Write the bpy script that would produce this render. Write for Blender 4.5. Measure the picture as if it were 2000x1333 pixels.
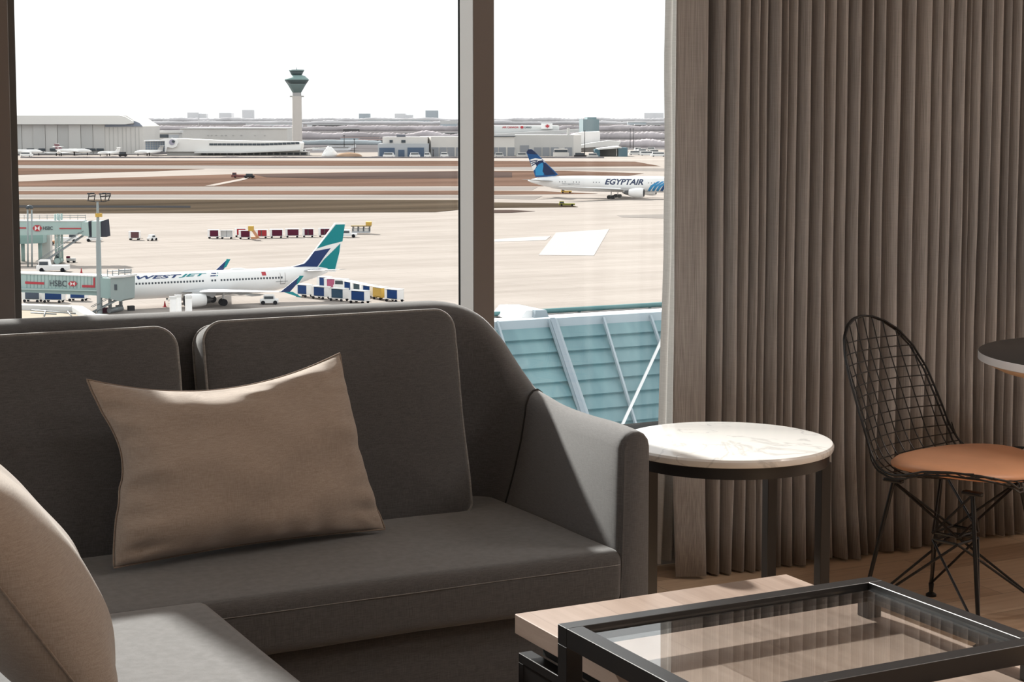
import bpy, bmesh, math, random
from mathutils import Vector, Matrix, noise
from mathutils.geometry import tessellate_polygon

sc = bpy.context.scene
for _o in list(bpy.data.objects):
    bpy.data.objects.remove(_o)
C = sc.collection
PI = math.pi
R = math.radians

# ------------------------------------------------------------------ camera, sky, sun, exposure
FPX, PPX, PPY, IW, IH = 3400.0, 1000.0, 532.0, 2000.0, 1333.0   # focal length and principal point in pixels
TH = math.atan(300 / 3400)                                       # pitch down
YAW = R(27.3)                                                    # camera turned right of the window normal
CAMH = 1.43
cd = bpy.data.cameras.new('camera')
cam = bpy.data.objects.new('camera', cd)
C.objects.link(cam)
cd.sensor_fit = 'HORIZONTAL'
cd.sensor_width = 36.0
cd.lens = 36.0 * FPX / IW
cd.shift_x = 0.0
cd.shift_y = -(IH / 2 - PPY) / IW
cd.clip_start = 0.05
cd.clip_end = 60000
cam.location = (0, 0, CAMH)
cam.rotation_euler = (PI / 2 - TH, 0, -YAW)
sc.camera = cam

SKY_STRENGTH = 1.35
SUN_STRENGTH = 10.0
w = bpy.data.worlds.new('overcast_sky')
sc.world = w
w.use_nodes = True
nt = w.node_tree
bg = nt.nodes['Background']
_tc = nt.nodes.new('ShaderNodeTexCoord')
_mp = nt.nodes.new('ShaderNodeMapping')
_mp.inputs['Scale'].default_value = (1.2, 1.2, 5)
_nz = nt.nodes.new('ShaderNodeTexNoise')
_nz.inputs['Scale'].default_value = 1.6
_nz.inputs['Detail'].default_value = 4
_cr = nt.nodes.new('ShaderNodeValToRGB')
_cr.color_ramp.elements[0].color = (0.93, 0.94, 0.96, 1)
_cr.color_ramp.elements[1].color = (1.0, 1.0, 1.0, 1)
nt.links.new(_tc.outputs['Generated'], _mp.inputs['Vector'])
nt.links.new(_mp.outputs[0], _nz.inputs['Vector'])
nt.links.new(_nz.outputs[0], _cr.inputs[0])
nt.links.new(_cr.outputs[0], bg.inputs['Color'])
bg.inputs['Strength'].default_value = SKY_STRENGTH

sl = bpy.data.lights.new('sun', 'SUN')
sl.energy = SUN_STRENGTH
sl.angle = R(2.2)
sl.color = (1.0, 0.95, 0.89)
sun = bpy.data.objects.new('sun', sl)
C.objects.link(sun)
SUN_DIR = Vector((0.110, -1.0, -0.690)).normalized()
sun.rotation_euler = SUN_DIR.to_track_quat('-Z', 'Y').to_euler()

# sky portal over the window opening (only guides sampling of the sky)
pl = bpy.data.lights.new('window_portal', 'AREA')
pl.shape = 'RECTANGLE'
pl.size = 5.6
pl.size_y = 2.3
pl.cycles.is_portal = True
po = bpy.data.objects.new('window_portal', pl)
C.objects.link(po)
po.location = (1.6, 4.93, 1.6)
po.rotation_euler = (-PI / 2, 0, 0)

pl2 = bpy.data.lights.new('side_window_portal', 'AREA')
pl2.shape = 'RECTANGLE'
pl2.size = 4.2
pl2.size_y = 2.1
pl2.cycles.is_portal = True
po2 = bpy.data.objects.new('side_window_portal', pl2)
C.objects.link(po2)
po2.location = (-3.42, 2.0, 1.5)
po2.rotation_euler = (0, -PI / 2, 0)
po2.rotation_euler = (PI / 2, 0, -PI / 2)

# unseen fill panels added under the ceiling, above the frame: x, y, half sizes, watts
FILL_PANELS = [(0.2, -0.6, 0.6, 0.3, 3.0), (2.8, 0.8, 0.6, 0.3, 14.0), (4.6, 1.9, 0.6, 0.3, 38.0)]

sc.view_settings.view_transform = 'Standard'
sc.view_settings.look = 'None'
sc.view_settings.exposure = 0.0
sc.view_settings.gamma = 1.0
sc.view_settings.use_curve_mapping = False
sc.cycles.use_denoising = True
sc.cycles.max_bounces = 10
sc.cycles.diffuse_bounces = 5
sc.cycles.glossy_bounces = 5
sc.cycles.transmission_bounces = 8
sc.cycles.transparent_max_bounces = 12
sc.cycles.sample_clamp_indirect = 6.0
sc.cycles.caustics_reflective = False
sc.cycles.caustics_refractive = False

# ------------------------------------------------------------------ pixel rays (to measure the real planes of the place)
def ray(x, y):
    a = (x - PPX) / FPX
    b = -(y - PPY) / FPX
    f = math.cos(TH) + math.sin(TH) * b
    u = -math.sin(TH) + math.cos(TH) * b
    return Vector((a * math.cos(YAW) + f * math.sin(YAW), -a * math.sin(YAW) + f * math.cos(YAW), u))

def on_z(x, y, z):
    r = ray(x, y)
    return Vector((0, 0, CAMH)) + r * ((z - CAMH) / r.z)

def on_y(x, y, Y):
    r = ray(x, y)
    return Vector((0, 0, CAMH)) + r * (Y / r.y)

def on_vert(x, y, p0, d):
    # hit of the pixel ray with the vertical plane through p0 along horizontal d: (distance along d, height)
    n = Vector((-d[1], d[0], 0))
    r = ray(x, y)
    t = (Vector((p0[0], p0[1], 0)).dot(n)) / r.dot(n)
    p = r * t
    return ((p.x - p0[0]) * d[0] + (p.y - p0[1]) * d[1], CAMH + p.z)

# ------------------------------------------------------------------ materials
_M = {}
def col4(c):
    return (c[0], c[1], c[2], 1.0)

def mat(name, color, rough=0.6, metal=0.0, var=0.0, vscale=5.0, bump=0.0, bscale=60.0, stretch=(1, 1, 1), spec=0.5, sheen=0.0, detail=4.0, coat=0.0):
    if name in _M:
        return _M[name]
    m = bpy.data.materials.new(name)
    m.use_nodes = True
    t = m.node_tree
    p = t.nodes['Principled BSDF']
    p.inputs['Base Color'].default_value = col4(color)
    p.inputs['Roughness'].default_value = rough
    p.inputs['Metallic'].default_value = metal
    p.inputs['Specular IOR Level'].default_value = spec
    if sheen:
        p.inputs['Sheen Weight'].default_value = sheen
        p.inputs['Sheen Roughness'].default_value = 0.5
    if coat:
        p.inputs['Coat Weight'].default_value = coat
    if var or bump:
        tc = t.nodes.new('ShaderNodeTexCoord')
        mp = t.nodes.new('ShaderNodeMapping')
        mp.inputs['Scale'].default_value = stretch
        t.links.new(tc.outputs['Object'], mp.inputs['Vector'])
    if var:
        n = t.nodes.new('ShaderNodeTexNoise')
        n.inputs['Scale'].default_value = vscale
        n.inputs['Detail'].default_value = detail
        r = t.nodes.new('ShaderNodeValToRGB')
        r.color_ramp.elements[0].position = 0.3
        r.color_ramp.elements[1].position = 0.7
        r.color_ramp.elements[0].color = col4([max(0, c * (1 - var)) for c in color])
        r.color_ramp.elements[1].color = col4([min(1, c * (1 + var)) for c in color])
        t.links.new(mp.outputs[0], n.inputs['Vector'])
        t.links.new(n.outputs[0], r.inputs[0])
        t.links.new(r.outputs[0], p.inputs['Base Color'])
    if bump:
        n2 = t.nodes.new('ShaderNodeTexNoise')
        n2.inputs['Scale'].default_value = bscale
        n2.inputs['Detail'].default_value = 3
        b = t.nodes.new('ShaderNodeBump')
        b.inputs['Strength'].default_value = bump
        b.inputs['Distance'].default_value = 0.002
        t.links.new(mp.outputs[0], n2.inputs['Vector'])
        t.links.new(n2.outputs[0], b.inputs['Height'])
        t.links.new(b.outputs[0], p.inputs['Normal'])
    _M[name] = m
    return m

def linen(name, c1, c2, rough=0.9, scale=260.0, bump=0.35, slub=1.0, sheen=0.2, translucent=0.0, weft=1.0):
    """woven cloth: two crossed stretched noises for warp and weft plus a large mottle"""
    if name in _M:
        return _M[name]
    m = bpy.data.materials.new(name)
    m.use_nodes = True
    t = m.node_tree
    p = t.nodes['Principled BSDF']
    p.inputs['Roughness'].default_value = rough
    p.inputs['Specular IOR Level'].default_value = 0.15
    p.inputs['Sheen Weight'].default_value = sheen
    p.inputs['Sheen Roughness'].default_value = 0.6
    tc = t.nodes.new('ShaderNodeTexCoord')
    ns = []
    for st in ((1, 1, 0.045 * slub), (0.06, 0.06, 1), ):
        mp = t.nodes.new('ShaderNodeMapping')
        mp.inputs['Scale'].default_value = st
        n = t.nodes.new('ShaderNodeTexNoise')
        n.inputs['Scale'].default_value = scale
        n.inputs['Detail'].default_value = 2
        t.links.new(tc.outputs['Object'], mp.inputs['Vector'])
        t.links.new(mp.outputs[0], n.inputs['Vector'])
        ns.append(n)
    mx = t.nodes.new('ShaderNodeMath')
    mx.operation = 'ADD'
    t.links.new(ns[0].outputs[0], mx.inputs[0])
    wf = t.nodes.new('ShaderNodeMath')
    wf.operation = 'MULTIPLY_ADD'
    wf.inputs[1].default_value = weft
    wf.inputs[2].default_value = 0.5 * (1 - weft)
    t.links.new(ns[1].outputs[0], wf.inputs[0])
    t.links.new(wf.outputs[0], mx.inputs[1])
    hf = t.nodes.new('ShaderNodeMath')
    hf.operation = 'MULTIPLY'
    hf.inputs[1].default_value = 0.5
    t.links.new(mx.outputs[0], hf.inputs[0])
    r = t.nodes.new('ShaderNodeValToRGB')
    r.color_ramp.elements[0].position = 0.36
    r.color_ramp.elements[1].position = 0.64
    r.color_ramp.elements[0].color = col4(c1)
    r.color_ramp.elements[1].color = col4(c2)
    t.links.new(hf.outputs[0], r.inputs[0])
    t.links.new(r.outputs[0], p.inputs['Base Color'])
    b = t.nodes.new('ShaderNodeBump')
    b.inputs['Strength'].default_value = bump
    b.inputs['Distance'].default_value = 0.0015
    t.links.new(hf.outputs[0], b.inputs['Height'])
    t.links.new(b.outputs[0], p.inputs['Normal'])
    if translucent:
        tr = t.nodes.new('ShaderNodeBsdfTranslucent')
        t.links.new(r.outputs[0], tr.inputs['Color'])
        ms = t.nodes.new('ShaderNodeMixShader')
        ms.inputs[0].default_value = translucent
        t.links.new(p.outputs[0], ms.inputs[1])
        t.links.new(tr.outputs[0], ms.inputs[2])
        t.links.new(ms.outputs[0], t.nodes['Material Output'].inputs['Surface'])
    _M[name] = m
    return m

def wood(name, cols, plank_w, plank_l, along='X', rough=0.45, seam=0.0015, seam_col=0.55, grain=1.0):
    """planks or veneer strips laid along one axis, each with its own tone, streaked with grain"""
    if name in _M:
        return _M[name]
    m = bpy.data.materials.new(name)
    m.use_nodes = True
    t = m.node_tree
    L = t.links.new
    p = t.nodes['Principled BSDF']
    p.inputs['Roughness'].default_value = rough
    tc = t.nodes.new('ShaderNodeTexCoord')
    mp = t.nodes.new('ShaderNodeMapping')
    if along == 'Y':
        mp.inputs['Rotation'].default_value = (0, 0, PI / 2)
    L(tc.outputs['Object'], mp.inputs['Vector'])
    br = t.nodes.new('ShaderNodeTexBrick')
    br.inputs['Color1'].default_value = (0, 0, 0, 1)
    br.inputs['Color2'].default_value = (1, 1, 1, 1)
    br.inputs['Mortar'].default_value = (0.5, 0.5, 0.5, 1)
    br.inputs['Scale'].default_value = 1.0
    br.inputs['Mortar Size'].default_value = seam
    br.inputs['Mortar Smooth'].default_value = 0.2
    br.inputs['Brick Width'].default_value = plank_l
    br.inputs['Row Height'].default_value = plank_w
    br.offset = 0.37
    L(mp.outputs[0], br.inputs['Vector'])
    g = t.nodes.new('ShaderNodeMapping')
    g.inputs['Scale'].default_value = (1.6, 26, 26)
    L(mp.outputs[0], g.inputs['Vector'])
    # shift the grain from plank to plank
    cmb = t.nodes.new('ShaderNodeVectorMath')
    cmb.operation = 'MULTIPLY_ADD'
    cmb.inputs[1].default_value = (7.3, 5.1, 3.3)
    L(br.outputs['Color'], cmb.inputs[0])
    L(g.outputs[0], cmb.inputs[2])
    n = t.nodes.new('ShaderNodeTexNoise')
    n.inputs['Scale'].default_value = 1.5
    n.inputs['Detail'].default_value = 7
    n.inputs['Roughness'].default_value = 0.65
    n.inputs['Distortion'].default_value = 0.8
    L(cmb.outputs[0], n.inputs['Vector'])
    a = t.nodes.new('ShaderNodeMath')
    a.operation = 'MULTIPLY_ADD'
    a.inputs[1].default_value = 0.45
    L(br.outputs['Color'], a.inputs[0])
    s = t.nodes.new('ShaderNodeMath')
    s.operation = 'MULTIPLY_ADD'
    s.inputs[1].default_value = 1.1 * grain
    s.inputs[2].default_value = -0.28
    L(n.outputs[0], s.inputs[0])
    L(s.outputs[0], a.inputs[2])
    r = t.nodes.new('ShaderNodeValToRGB')
    e = r.color_ramp.elements
    e[0].position = 0.1
    e[0].color = col4(cols[0])
    e[1].position = 0.9
    e[1].color = col4(cols[2])
    k = e.new(0.5)
    k.color = col4(cols[1])
    L(a.outputs[0], r.inputs[0])
    mixn = t.nodes.new('ShaderNodeMix')
    mixn.data_type = 'RGBA'
    mixn.blend_type = 'MULTIPLY'
    L(br.outputs['Fac'], mixn.inputs['Factor'])
    L(r.outputs[0], mixn.inputs['A'])
    mixn.inputs['B'].default_value = (seam_col, seam_col, seam_col, 1)
    L(mixn.outputs['Result'], p.inputs['Base Color'])
    b = t.nodes.new('ShaderNodeBump')
    b.inputs['Strength'].default_value = 0.15
    b.inputs['Distance'].default_value = 0.001
    L(n.outputs[0], b.inputs['Height'])
    L(b.outputs[0], p.inputs['Normal'])
    _M[name] = m
    return m

def pane_glass(name, tint=(1, 1, 1), ior=1.5, refl=1.0):
    if name in _M:
        return _M[name]
    m = bpy.data.materials.new(name)
    m.use_nodes = True
    t = m.node_tree
    t.nodes.remove(t.nodes['Principled BSDF'])
    tr = t.nodes.new('ShaderNodeBsdfTransparent')
    tr.inputs[0].default_value = col4(tint)
    gl = t.nodes.new('ShaderNodeBsdfGlossy')
    gl.inputs['Roughness'].default_value = 0.0
    gl.inputs['Color'].default_value = (refl, refl, refl, 1)
    fr = t.nodes.new('ShaderNodeFresnel')
    ge = t.nodes.new('ShaderNodeNewGeometry')       # a thin pane: the same reflectance met from either side
    io = t.nodes.new('ShaderNodeMix')
    io.data_type = 'FLOAT'
    io.inputs['A'].default_value = ior
    io.inputs['B'].default_value = 1.0 / ior
    t.links.new(ge.outputs['Backfacing'], io.inputs['Factor'])
    t.links.new(io.outputs['Result'], fr.inputs[0])
    mx = t.nodes.new('ShaderNodeMixShader')
    t.links.new(fr.outputs[0], mx.inputs[0])
    t.links.new(tr.outputs[0], mx.inputs[1])
    t.links.new(gl.outputs[0], mx.inputs[2])
    t.links.new(mx.outputs[0], t.nodes['Material Output'].inputs['Surface'])
    _M[name] = m
    return m

# ------------------------------------------------------------------ mesh building
class MB:
    """collects shapes into one bmesh"""
    def __init__(self):
        self.bm = bmesh.new()

    def v(self, p):
        return self.bm.verts.new(p)

    def face(self, pts, mi=0):
        f = self.bm.faces.new([self.bm.verts.new(p) for p in pts])
        f.material_index = mi
        return f

    def box(self, x0, x1, y0, y1, z0, z1, bev=0.0, seg=2, mi=0, M=None):
        b = bmesh.new()
        bmesh.ops.create_cube(b, size=1.0)
        for q in b.verts:
            q.co = Vector((x0 + (q.co.x + .5) * (x1 - x0), y0 + (q.co.y + .5) * (y1 - y0), z0 + (q.co.z + .5) * (z1 - z0)))
        if bev:
            bmesh.ops.bevel(b, geom=b.edges[:], offset=bev, segments=seg, affect='EDGES', profile=0.5)
        if M is not None:
            b.transform(M)
        self.add(b, mi)
        return self

    def add(self, b, mi=0):
        vm = {q: self.bm.verts.new(q.co) for q in b.verts}
        for f in b.faces:
            nf = self.bm.faces.new([vm[q] for q in f.verts])
            nf.material_index = mi
            nf.smooth = f.smooth
        b.free()

    def loft(self, rings, closed=True, cap=True, mi=0, smooth=True):
        vs = [[self.bm.verts.new(p) for p in r] for r in rings]
        n = len(rings[0])
        for i in range(len(vs) - 1):
            for j in range(n if closed else n - 1):
                k = (j + 1) % n
                try:
                    f = self.bm.faces.new((vs[i][j], vs[i][k], vs[i + 1][k], vs[i + 1][j]))
                    f.smooth = smooth
                    f.material_index = mi
                except ValueError:
                    pass
        if cap and closed:
            for r, flip in ((vs[0], True), (vs[-1], False)):
                try:
                    f = self.bm.faces.new(r[::-1] if flip else r)
                    f.material_index = mi
                except ValueError:
                    pass
        return self

    def rod(self, a, b, r, r2=None, n=8, mi=0):
        a = Vector(a)
        b = Vector(b)
        r2 = r if r2 is None else r2
        d = (b - a).normalized()
        u = d.orthogonal().normalized()
        q = d.cross(u)
        ra = [a + (u * math.cos(2 * PI * k / n) + q * math.sin(2 * PI * k / n)) * r for k in range(n)]
        rb = [b + (u * math.cos(2 * PI * k / n) + q * math.sin(2 * PI * k / n)) * r2 for k in range(n)]
        return self.loft([ra, rb], mi=mi)

    def tube(self, pts, r, n=6, closed=False, mi=0):
        pts = [Vector(p) for p in pts]
        N = len(pts)
        rings = []
        up = None
        for i, p in enumerate(pts):
            if closed:
                d = (pts[(i + 1) % N] - pts[i - 1]).normalized()
            else:
                d = (pts[min(i + 1, N - 1)] - pts[max(i - 1, 0)]).normalized()
            if up is None:
                up = d.orthogonal().normalized()
            up = (up - d * up.dot(d)).normalized()
            q = d.cross(up)
            rings.append([p + (up * math.cos(2 * PI * k / n) + q * math.sin(2 * PI * k / n)) * r for k in range(n)])
        if closed:
            rings.append(rings[0])
        return self.loft(rings, cap=not closed, mi=mi)

    def lathe(self, prof, n=24, c=(0, 0), mi=0, cap=True):
        rings = [[Vector((c[0] + r * math.cos(2 * PI * k / n), c[1] + r * math.sin(2 * PI * k / n), z)) for k in range(n)] for r, z in prof]
        return self.loft(rings, cap=cap, mi=mi)

    def prism(self, poly, off, mi=0):
        """polygon (3d points) extruded by vector off"""
        off = Vector(off)
        a = [self.bm.verts.new(p) for p in poly]
        b = [self.bm.verts.new(Vector(p) + off) for p in poly]
        n = len(a)
        tris = tessellate_polygon([[Vector(p) for p in poly]])
        for tr in tris:
            for s, fl in ((a, 1), (b, -1)):
                try:
                    f = self.bm.faces.new([s[i] for i in tr][::fl])
                    f.material_index = mi
                except ValueError:
                    pass
        for i in range(n):
            f = self.bm.faces.new((a[i], a[(i + 1) % n], b[(i + 1) % n], b[i]))
            f.material_index = mi
        return self

    def build(self, name, material, parent=None, smooth=None, local=False):
        bmesh.ops.remove_doubles(self.bm, verts=self.bm.verts[:], dist=1e-6)
        bmesh.ops.recalc_face_normals(self.bm, faces=self.bm.faces[:])
        me = bpy.data.meshes.new(name)
        self.bm.to_mesh(me)
        self.bm.free()
        if parent is not None and not local:
            me.transform(world_of(parent).inverted())
        for q in (material if isinstance(material, (list, tuple)) else [material]):
            me.materials.append(q)
        o = bpy.data.objects.new(name, me)
        C.objects.link(o)
        if parent is not None:
            o.parent = parent
        if smooth:
            for q in me.polygons:
                q.use_smooth = True
        if smooth is not None:
            shade(o, smooth)
        return o

def shade(o, ang=40):
    me = o.data
    for q in me.polygons:
        q.use_smooth = True
    if ang is True:
        return
    b = bmesh.new()
    b.from_mesh(me)
    lim = R(ang)
    for e in b.edges:
        if len(e.link_faces) == 2:
            e.smooth = e.calc_face_angle(0) < lim
    b.to_mesh(me)
    b.free()

def world_of(o):
    m = Matrix.LocRotScale(o.location, o.rotation_euler, o.scale)
    return world_of(o.parent) @ m if o.parent else m

def tag(o, label=None, cat=None, group=None, kind=None):
    if label:
        o['label'] = label
    if cat:
        o['category'] = cat
    if group:
        o['group'] = group
    if kind:
        o['kind'] = kind
    return o

def thing(name, label, cat, loc=(0, 0, 0), rz=0.0, group=None):
    o = bpy.data.objects.new(name, None)
    o.empty_display_size = 0.2
    C.objects.link(o)
    o.location = loc
    o.rotation_euler = (0, 0, rz)
    return tag(o, label, cat, group)

def struct(o, label=None):
    o['kind'] = 'structure'
    if label:
        o['label'] = label
    return o

def text_mesh(s, size=1.0, shear=0.0, depth=0.0, spacing=1.0, bold=0.0, align='LEFT'):
    """lettering as a bmesh in the xy plane, baseline on y=0"""
    cu = bpy.data.curves.new('lettering', 'FONT')
    cu.body = s
    cu.size = size
    cu.shear = shear
    cu.space_character = spacing
    cu.offset = bold
    cu.align_x = align
    cu.resolution_u = 3
    o = bpy.data.objects.new('lettering', cu)
    C.objects.link(o)
    dg = bpy.context.evaluated_depsgraph_get()
    me = bpy.data.meshes.new_from_object(o.evaluated_get(dg))
    b = bmesh.new()
    b.from_mesh(me)
    bpy.data.objects.remove(o)
    bpy.data.curves.remove(cu)
    bpy.data.meshes.remove(me)
    return b
# ------------------------------------------------------------------ room materials
M_wall = mat('painted_wall', (0.50, 0.49, 0.48), 0.85, var=0.03, vscale=2)
M_ceiling = mat('painted_ceiling', (0.62, 0.60, 0.57), 0.9)
M_floor = wood('oak_floor', [(0.36, 0.240, 0.155), (0.56, 0.400, 0.275), (0.68, 0.52, 0.38)], 0.15, 1.4, 'X', rough=0.38)
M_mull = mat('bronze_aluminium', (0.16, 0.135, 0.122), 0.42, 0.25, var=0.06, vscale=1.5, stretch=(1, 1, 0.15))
M_mull_lit = mat('mullion_lit_side', (0.44, 0.43, 0.42), 0.45, 0.1)
M_gasket = mat('black_gasket', (0.012, 0.013, 0.014), 0.9, spec=0.05)
M_pane = pane_glass('window_glass', (0.97, 0.985, 0.98), 1.35)
M_black = mat('black_steel', (0.013, 0.012, 0.0125), 0.34, 0.0, bump=0.04, bscale=400, spec=0.6)
M_sofa = linen('charcoal_wool', (0.054, 0.052, 0.054), (0.100, 0.098, 0.102), scale=900, bump=0.2, sheen=0.35)
M_pipe = linen('charcoal_piping', (0.15, 0.145, 0.14), (0.25, 0.24, 0.235), scale=330, bump=0.2, sheen=0.6)
M_tan = linen('oatmeal_linen', (0.300, 0.238, 0.196), (0.410, 0.340, 0.290), scale=850, bump=0.25, sheen=0.3)
M_curt = linen('taupe_linen', (0.232, 0.216, 0.208), (0.455, 0.428, 0.416), scale=420, bump=0.4, slub=0.35, sheen=0.15, translucent=0.05, weft=0.15)
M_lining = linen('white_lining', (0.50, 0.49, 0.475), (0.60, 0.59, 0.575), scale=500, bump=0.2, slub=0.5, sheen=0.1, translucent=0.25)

# ------------------------------------------------------------------ room shell
RX0, RX1, RY0, WY, RH = -3.2, 6.2, -4.2, 4.66, 2.75   # west, east, south walls, window wall face, ceiling height
struct(MB().box(RX0 - .2, RX1 + .2, RY0 - .2, 4.93, -0.2, 0.0).build('floor', M_floor))
struct(MB().box(RX0 - .2, RX1 + .2, RY0 - .2, 4.93, RH, RH + .2).build('ceiling', M_ceiling))
mb = MB().box(RX0 - .2, RX0, RY0 - .2, -0.1, 0, RH)          # corner room: a second window in the left wall
mb.box(RX0 - .2, RX0, 4.1, 4.93, 0, RH)
mb.box(RX0 - .2, RX0, -0.1, 4.1, 0, 0.445)
mb.box(RX0 - .2, RX0, -0.1, 4.1, 2.56, RH)
struct(mb.build('wall_left', M_wall))
struct(MB().box(RX0 - .12, RX0 - .11, -0.1, 4.1, 0.445, 2.56).build('window_9', M_pane))
mb = MB()
for yy in (-0.1, 1.27, 2.66, 4.03):
    mb.box(RX0 - .16, RX0 - .02, yy, yy + 0.07, 0.445, 2.56)
struct(mb.build('trim_50', M_mull))
struct(MB().box(RX1, RX1 + .2, RY0 - .2, 4.93, 0, RH).build('wall_right', M_wall))
struct(MB().box(RX0, RX1, RY0 - .2, RY0, 0, RH).build('wall_back', M_wall))
SILL = 0.415
mb = MB().box(RX0, RX1, WY, 4.93, 0, SILL - 0.02)
mb.box(RX0, RX1, WY, 4.93, 2.62, RH)
struct(mb.build('wall_front', M_wall))
struct(MB().box(RX0, RX1, WY - 0.02, 4.93, SILL - 0.02, SILL, bev=0.004).build('trim_1', M_gasket))
struct(MB().box(RX0, RX1, WY, 4.80, 2.56, 2.62, bev=0.003).build('trim_2', M_mull))
# mullions: a room-side box, its left faces coloured paler as if window-lit, a black gasket
mul_x = [(-1.92, -1.79), (-0.49, -0.38), (0.79, 0.928), (2.270, 2.340), (3.70, 3.77), (5.12, 5.19)]
n = 2
for i, (a, b) in enumerate(mul_x):
    n += 1
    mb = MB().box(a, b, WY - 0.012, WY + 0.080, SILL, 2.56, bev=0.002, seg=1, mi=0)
    o = struct(mb.build('trim_%d' % n, [M_mull, M_mull_lit]))
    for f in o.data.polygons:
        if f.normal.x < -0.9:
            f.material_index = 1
    n += 1
    struct(MB().box(a + 0.006, b + 0.012, WY + 0.080, WY + 0.105, SILL, 2.56).build('trim_%d' % n, M_gasket))
    # the window bay to the right of this mullion: outer frame strip and pane
    if i < len(mul_x) - 1:
        a2, b2 = b, mul_x[i + 1][0]
        wroot = MB().box(a2 + 0.010, b2 + 0.008, 4.768, 4.776, SILL, 2.56)
        struct(wroot.build('window_%d' % (i + 1), M_pane))
for q, (z0, z1) in enumerate(((SILL, SILL + 0.008), (2.53, 2.56))):
    n += 1
    struct(MB().box(RX0, RX1, 4.74, 4.80, z0, z1).build('trim_%d' % n, M_gasket))
# left strip of the inner frame beside the left mullion
n += 1
struct(MB().box(0.928, 0.953, WY + 0.03, WY + 0.105, SILL, 2.56).build('trim_%d' % n, mat('grey_frame_strip', (0.10, 0.095, 0.09), 0.5)))

# fill panels added at the ceiling to brighten the room, out of view
M_fillbody = mat('white_fill_trim', (0.7, 0.7, 0.7), 0.5)
M_glow = bpy.data.materials.new('fill_glow')
M_glow.use_nodes = True
_p = M_glow.node_tree.nodes['Principled BSDF']
_p.inputs['Emission Color'].default_value = (1.0, 0.80, 0.60, 1)
_p.inputs['Emission Strength'].default_value = 3.0
for i, (x, y, hx, hy, e) in enumerate(FILL_PANELS):
    t = thing('fill_panel', 'added unseen flat fill panel at the ceiling, ' + ('above the seating by the left wall', 'in the middle of the room', 'nearest the dining corner')[i], 'ceiling light', (x, y, RH))
    mb = MB()
    mb.box(x - hx - .02, x + hx + .02, y - hy - .02, y + hy + .02, RH - 0.03, RH)
    mb.build('fill_housing', M_fillbody, t)
    MB().box(x - hx, x + hx, y - hy, y + hy, RH - 0.034, RH - 0.03).build('fill_diffuser', M_glow, t)
    ld = bpy.data.lights.new('fill_light', 'AREA')
    ld.shape = 'RECTANGLE'
    ld.size = hx * 2
    ld.size_y = hy * 2
    ld.energy = e
    ld.color = (1.0, 0.94, 0.89)
    lo = bpy.data.objects.new('fill_light', ld)
    C.objects.link(lo)
    lo.parent = t
    lo.location = (0, 0, -0.040)

# ------------------------------------------------------------------ curtain
# folds read left to right along the curtain: (left of the fold, crest) in picture columns at one height
FOLDS = [(1316, 1366), (1384, 1403), (1405, 1424), (1433, 1451), (1453, 1467), (1471, 1485), (1486, 1503), (1512, 1522),
         (1524, 1541), (1543, 1562), (1569, 1586), (1594, 1614), (1618, 1636), (1640, 1657), (1668, 1681), (1687, 1702),
         (1710, 1735), (1742, 1762), (1773, 1800), (1802, 1820), (1823, 1841), (1843, 1860), (1866, 1873), (1876, 1894),
         (1897, 1909), (1918, 1936), (1938, 1946), (1952, 1967), (1972, 1990), (1998, 2016), (2022, 2040), (2048, 2068),
         (2074, 2092), (2100, 2122), (2130, 2150), (2158, 2180), (2188, 2206), (2216, 2240)]
CY = 4.50
def curtain_profile():
    pts = []
    rnd = random.Random(4)
    for k, (a, b) in enumerate(FOLDS):
        xa = on_y(a, 480, CY).x
        xb = on_y(b, 480, CY).x
        gap = (FOLDS[k + 1][0] - b) if k + 1 < len(FOLDS) else 8
        amp = 0.038 + 0.02 * min(1.0, (xb - xa) / 0.06) * 0.5 + min(0.028, 0.0035 * gap)
        if k == 0:
            pts += [(xa, CY - 0.005), (xa + (xb - xa) * 0.5, CY - 0.020), (xb - 0.006, CY - 0.036)]
        else:
            wd = xb - xa
            xb = xb - 0.14 * wd
            pts += [(xa, CY + amp * 0.9), (xa + 0.002, CY - amp * 0.2), (xa + wd * 0.22, CY - amp * 0.70), (xa + wd * 0.50, CY - amp * 0.92), (xb - 0.003, CY - amp * 0.80)]
        # the fold turns back behind its crest
        pts += [(xb + 0.001, CY - amp * 0.30), (xb + 0.003, CY + amp * 0.9)]
    return pts

def catmull(pts, sub):
    out = []
    n = len(pts)
    for i in range(n - 1):
        p0, p1, p2, p3 = pts[max(i - 1, 0)], pts[i], pts[i + 1], pts[min(i + 2, n - 1)]
        for s in range(sub):
            t = s / sub
            out.append(tuple(0.5 * ((2 * p1[c]) + (-p0[c] + p2[c]) * t + (2 * p0[c] - 5 * p1[c] + 4 * p2[c] - p3[c]) * t * t
                                    + (-p0[c] + 3 * p1[c] - 3 * p2[c] + p3[c]) * t ** 3) for c in range(len(p1))))
    out.append(tuple(pts[-1]))
    return out

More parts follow.
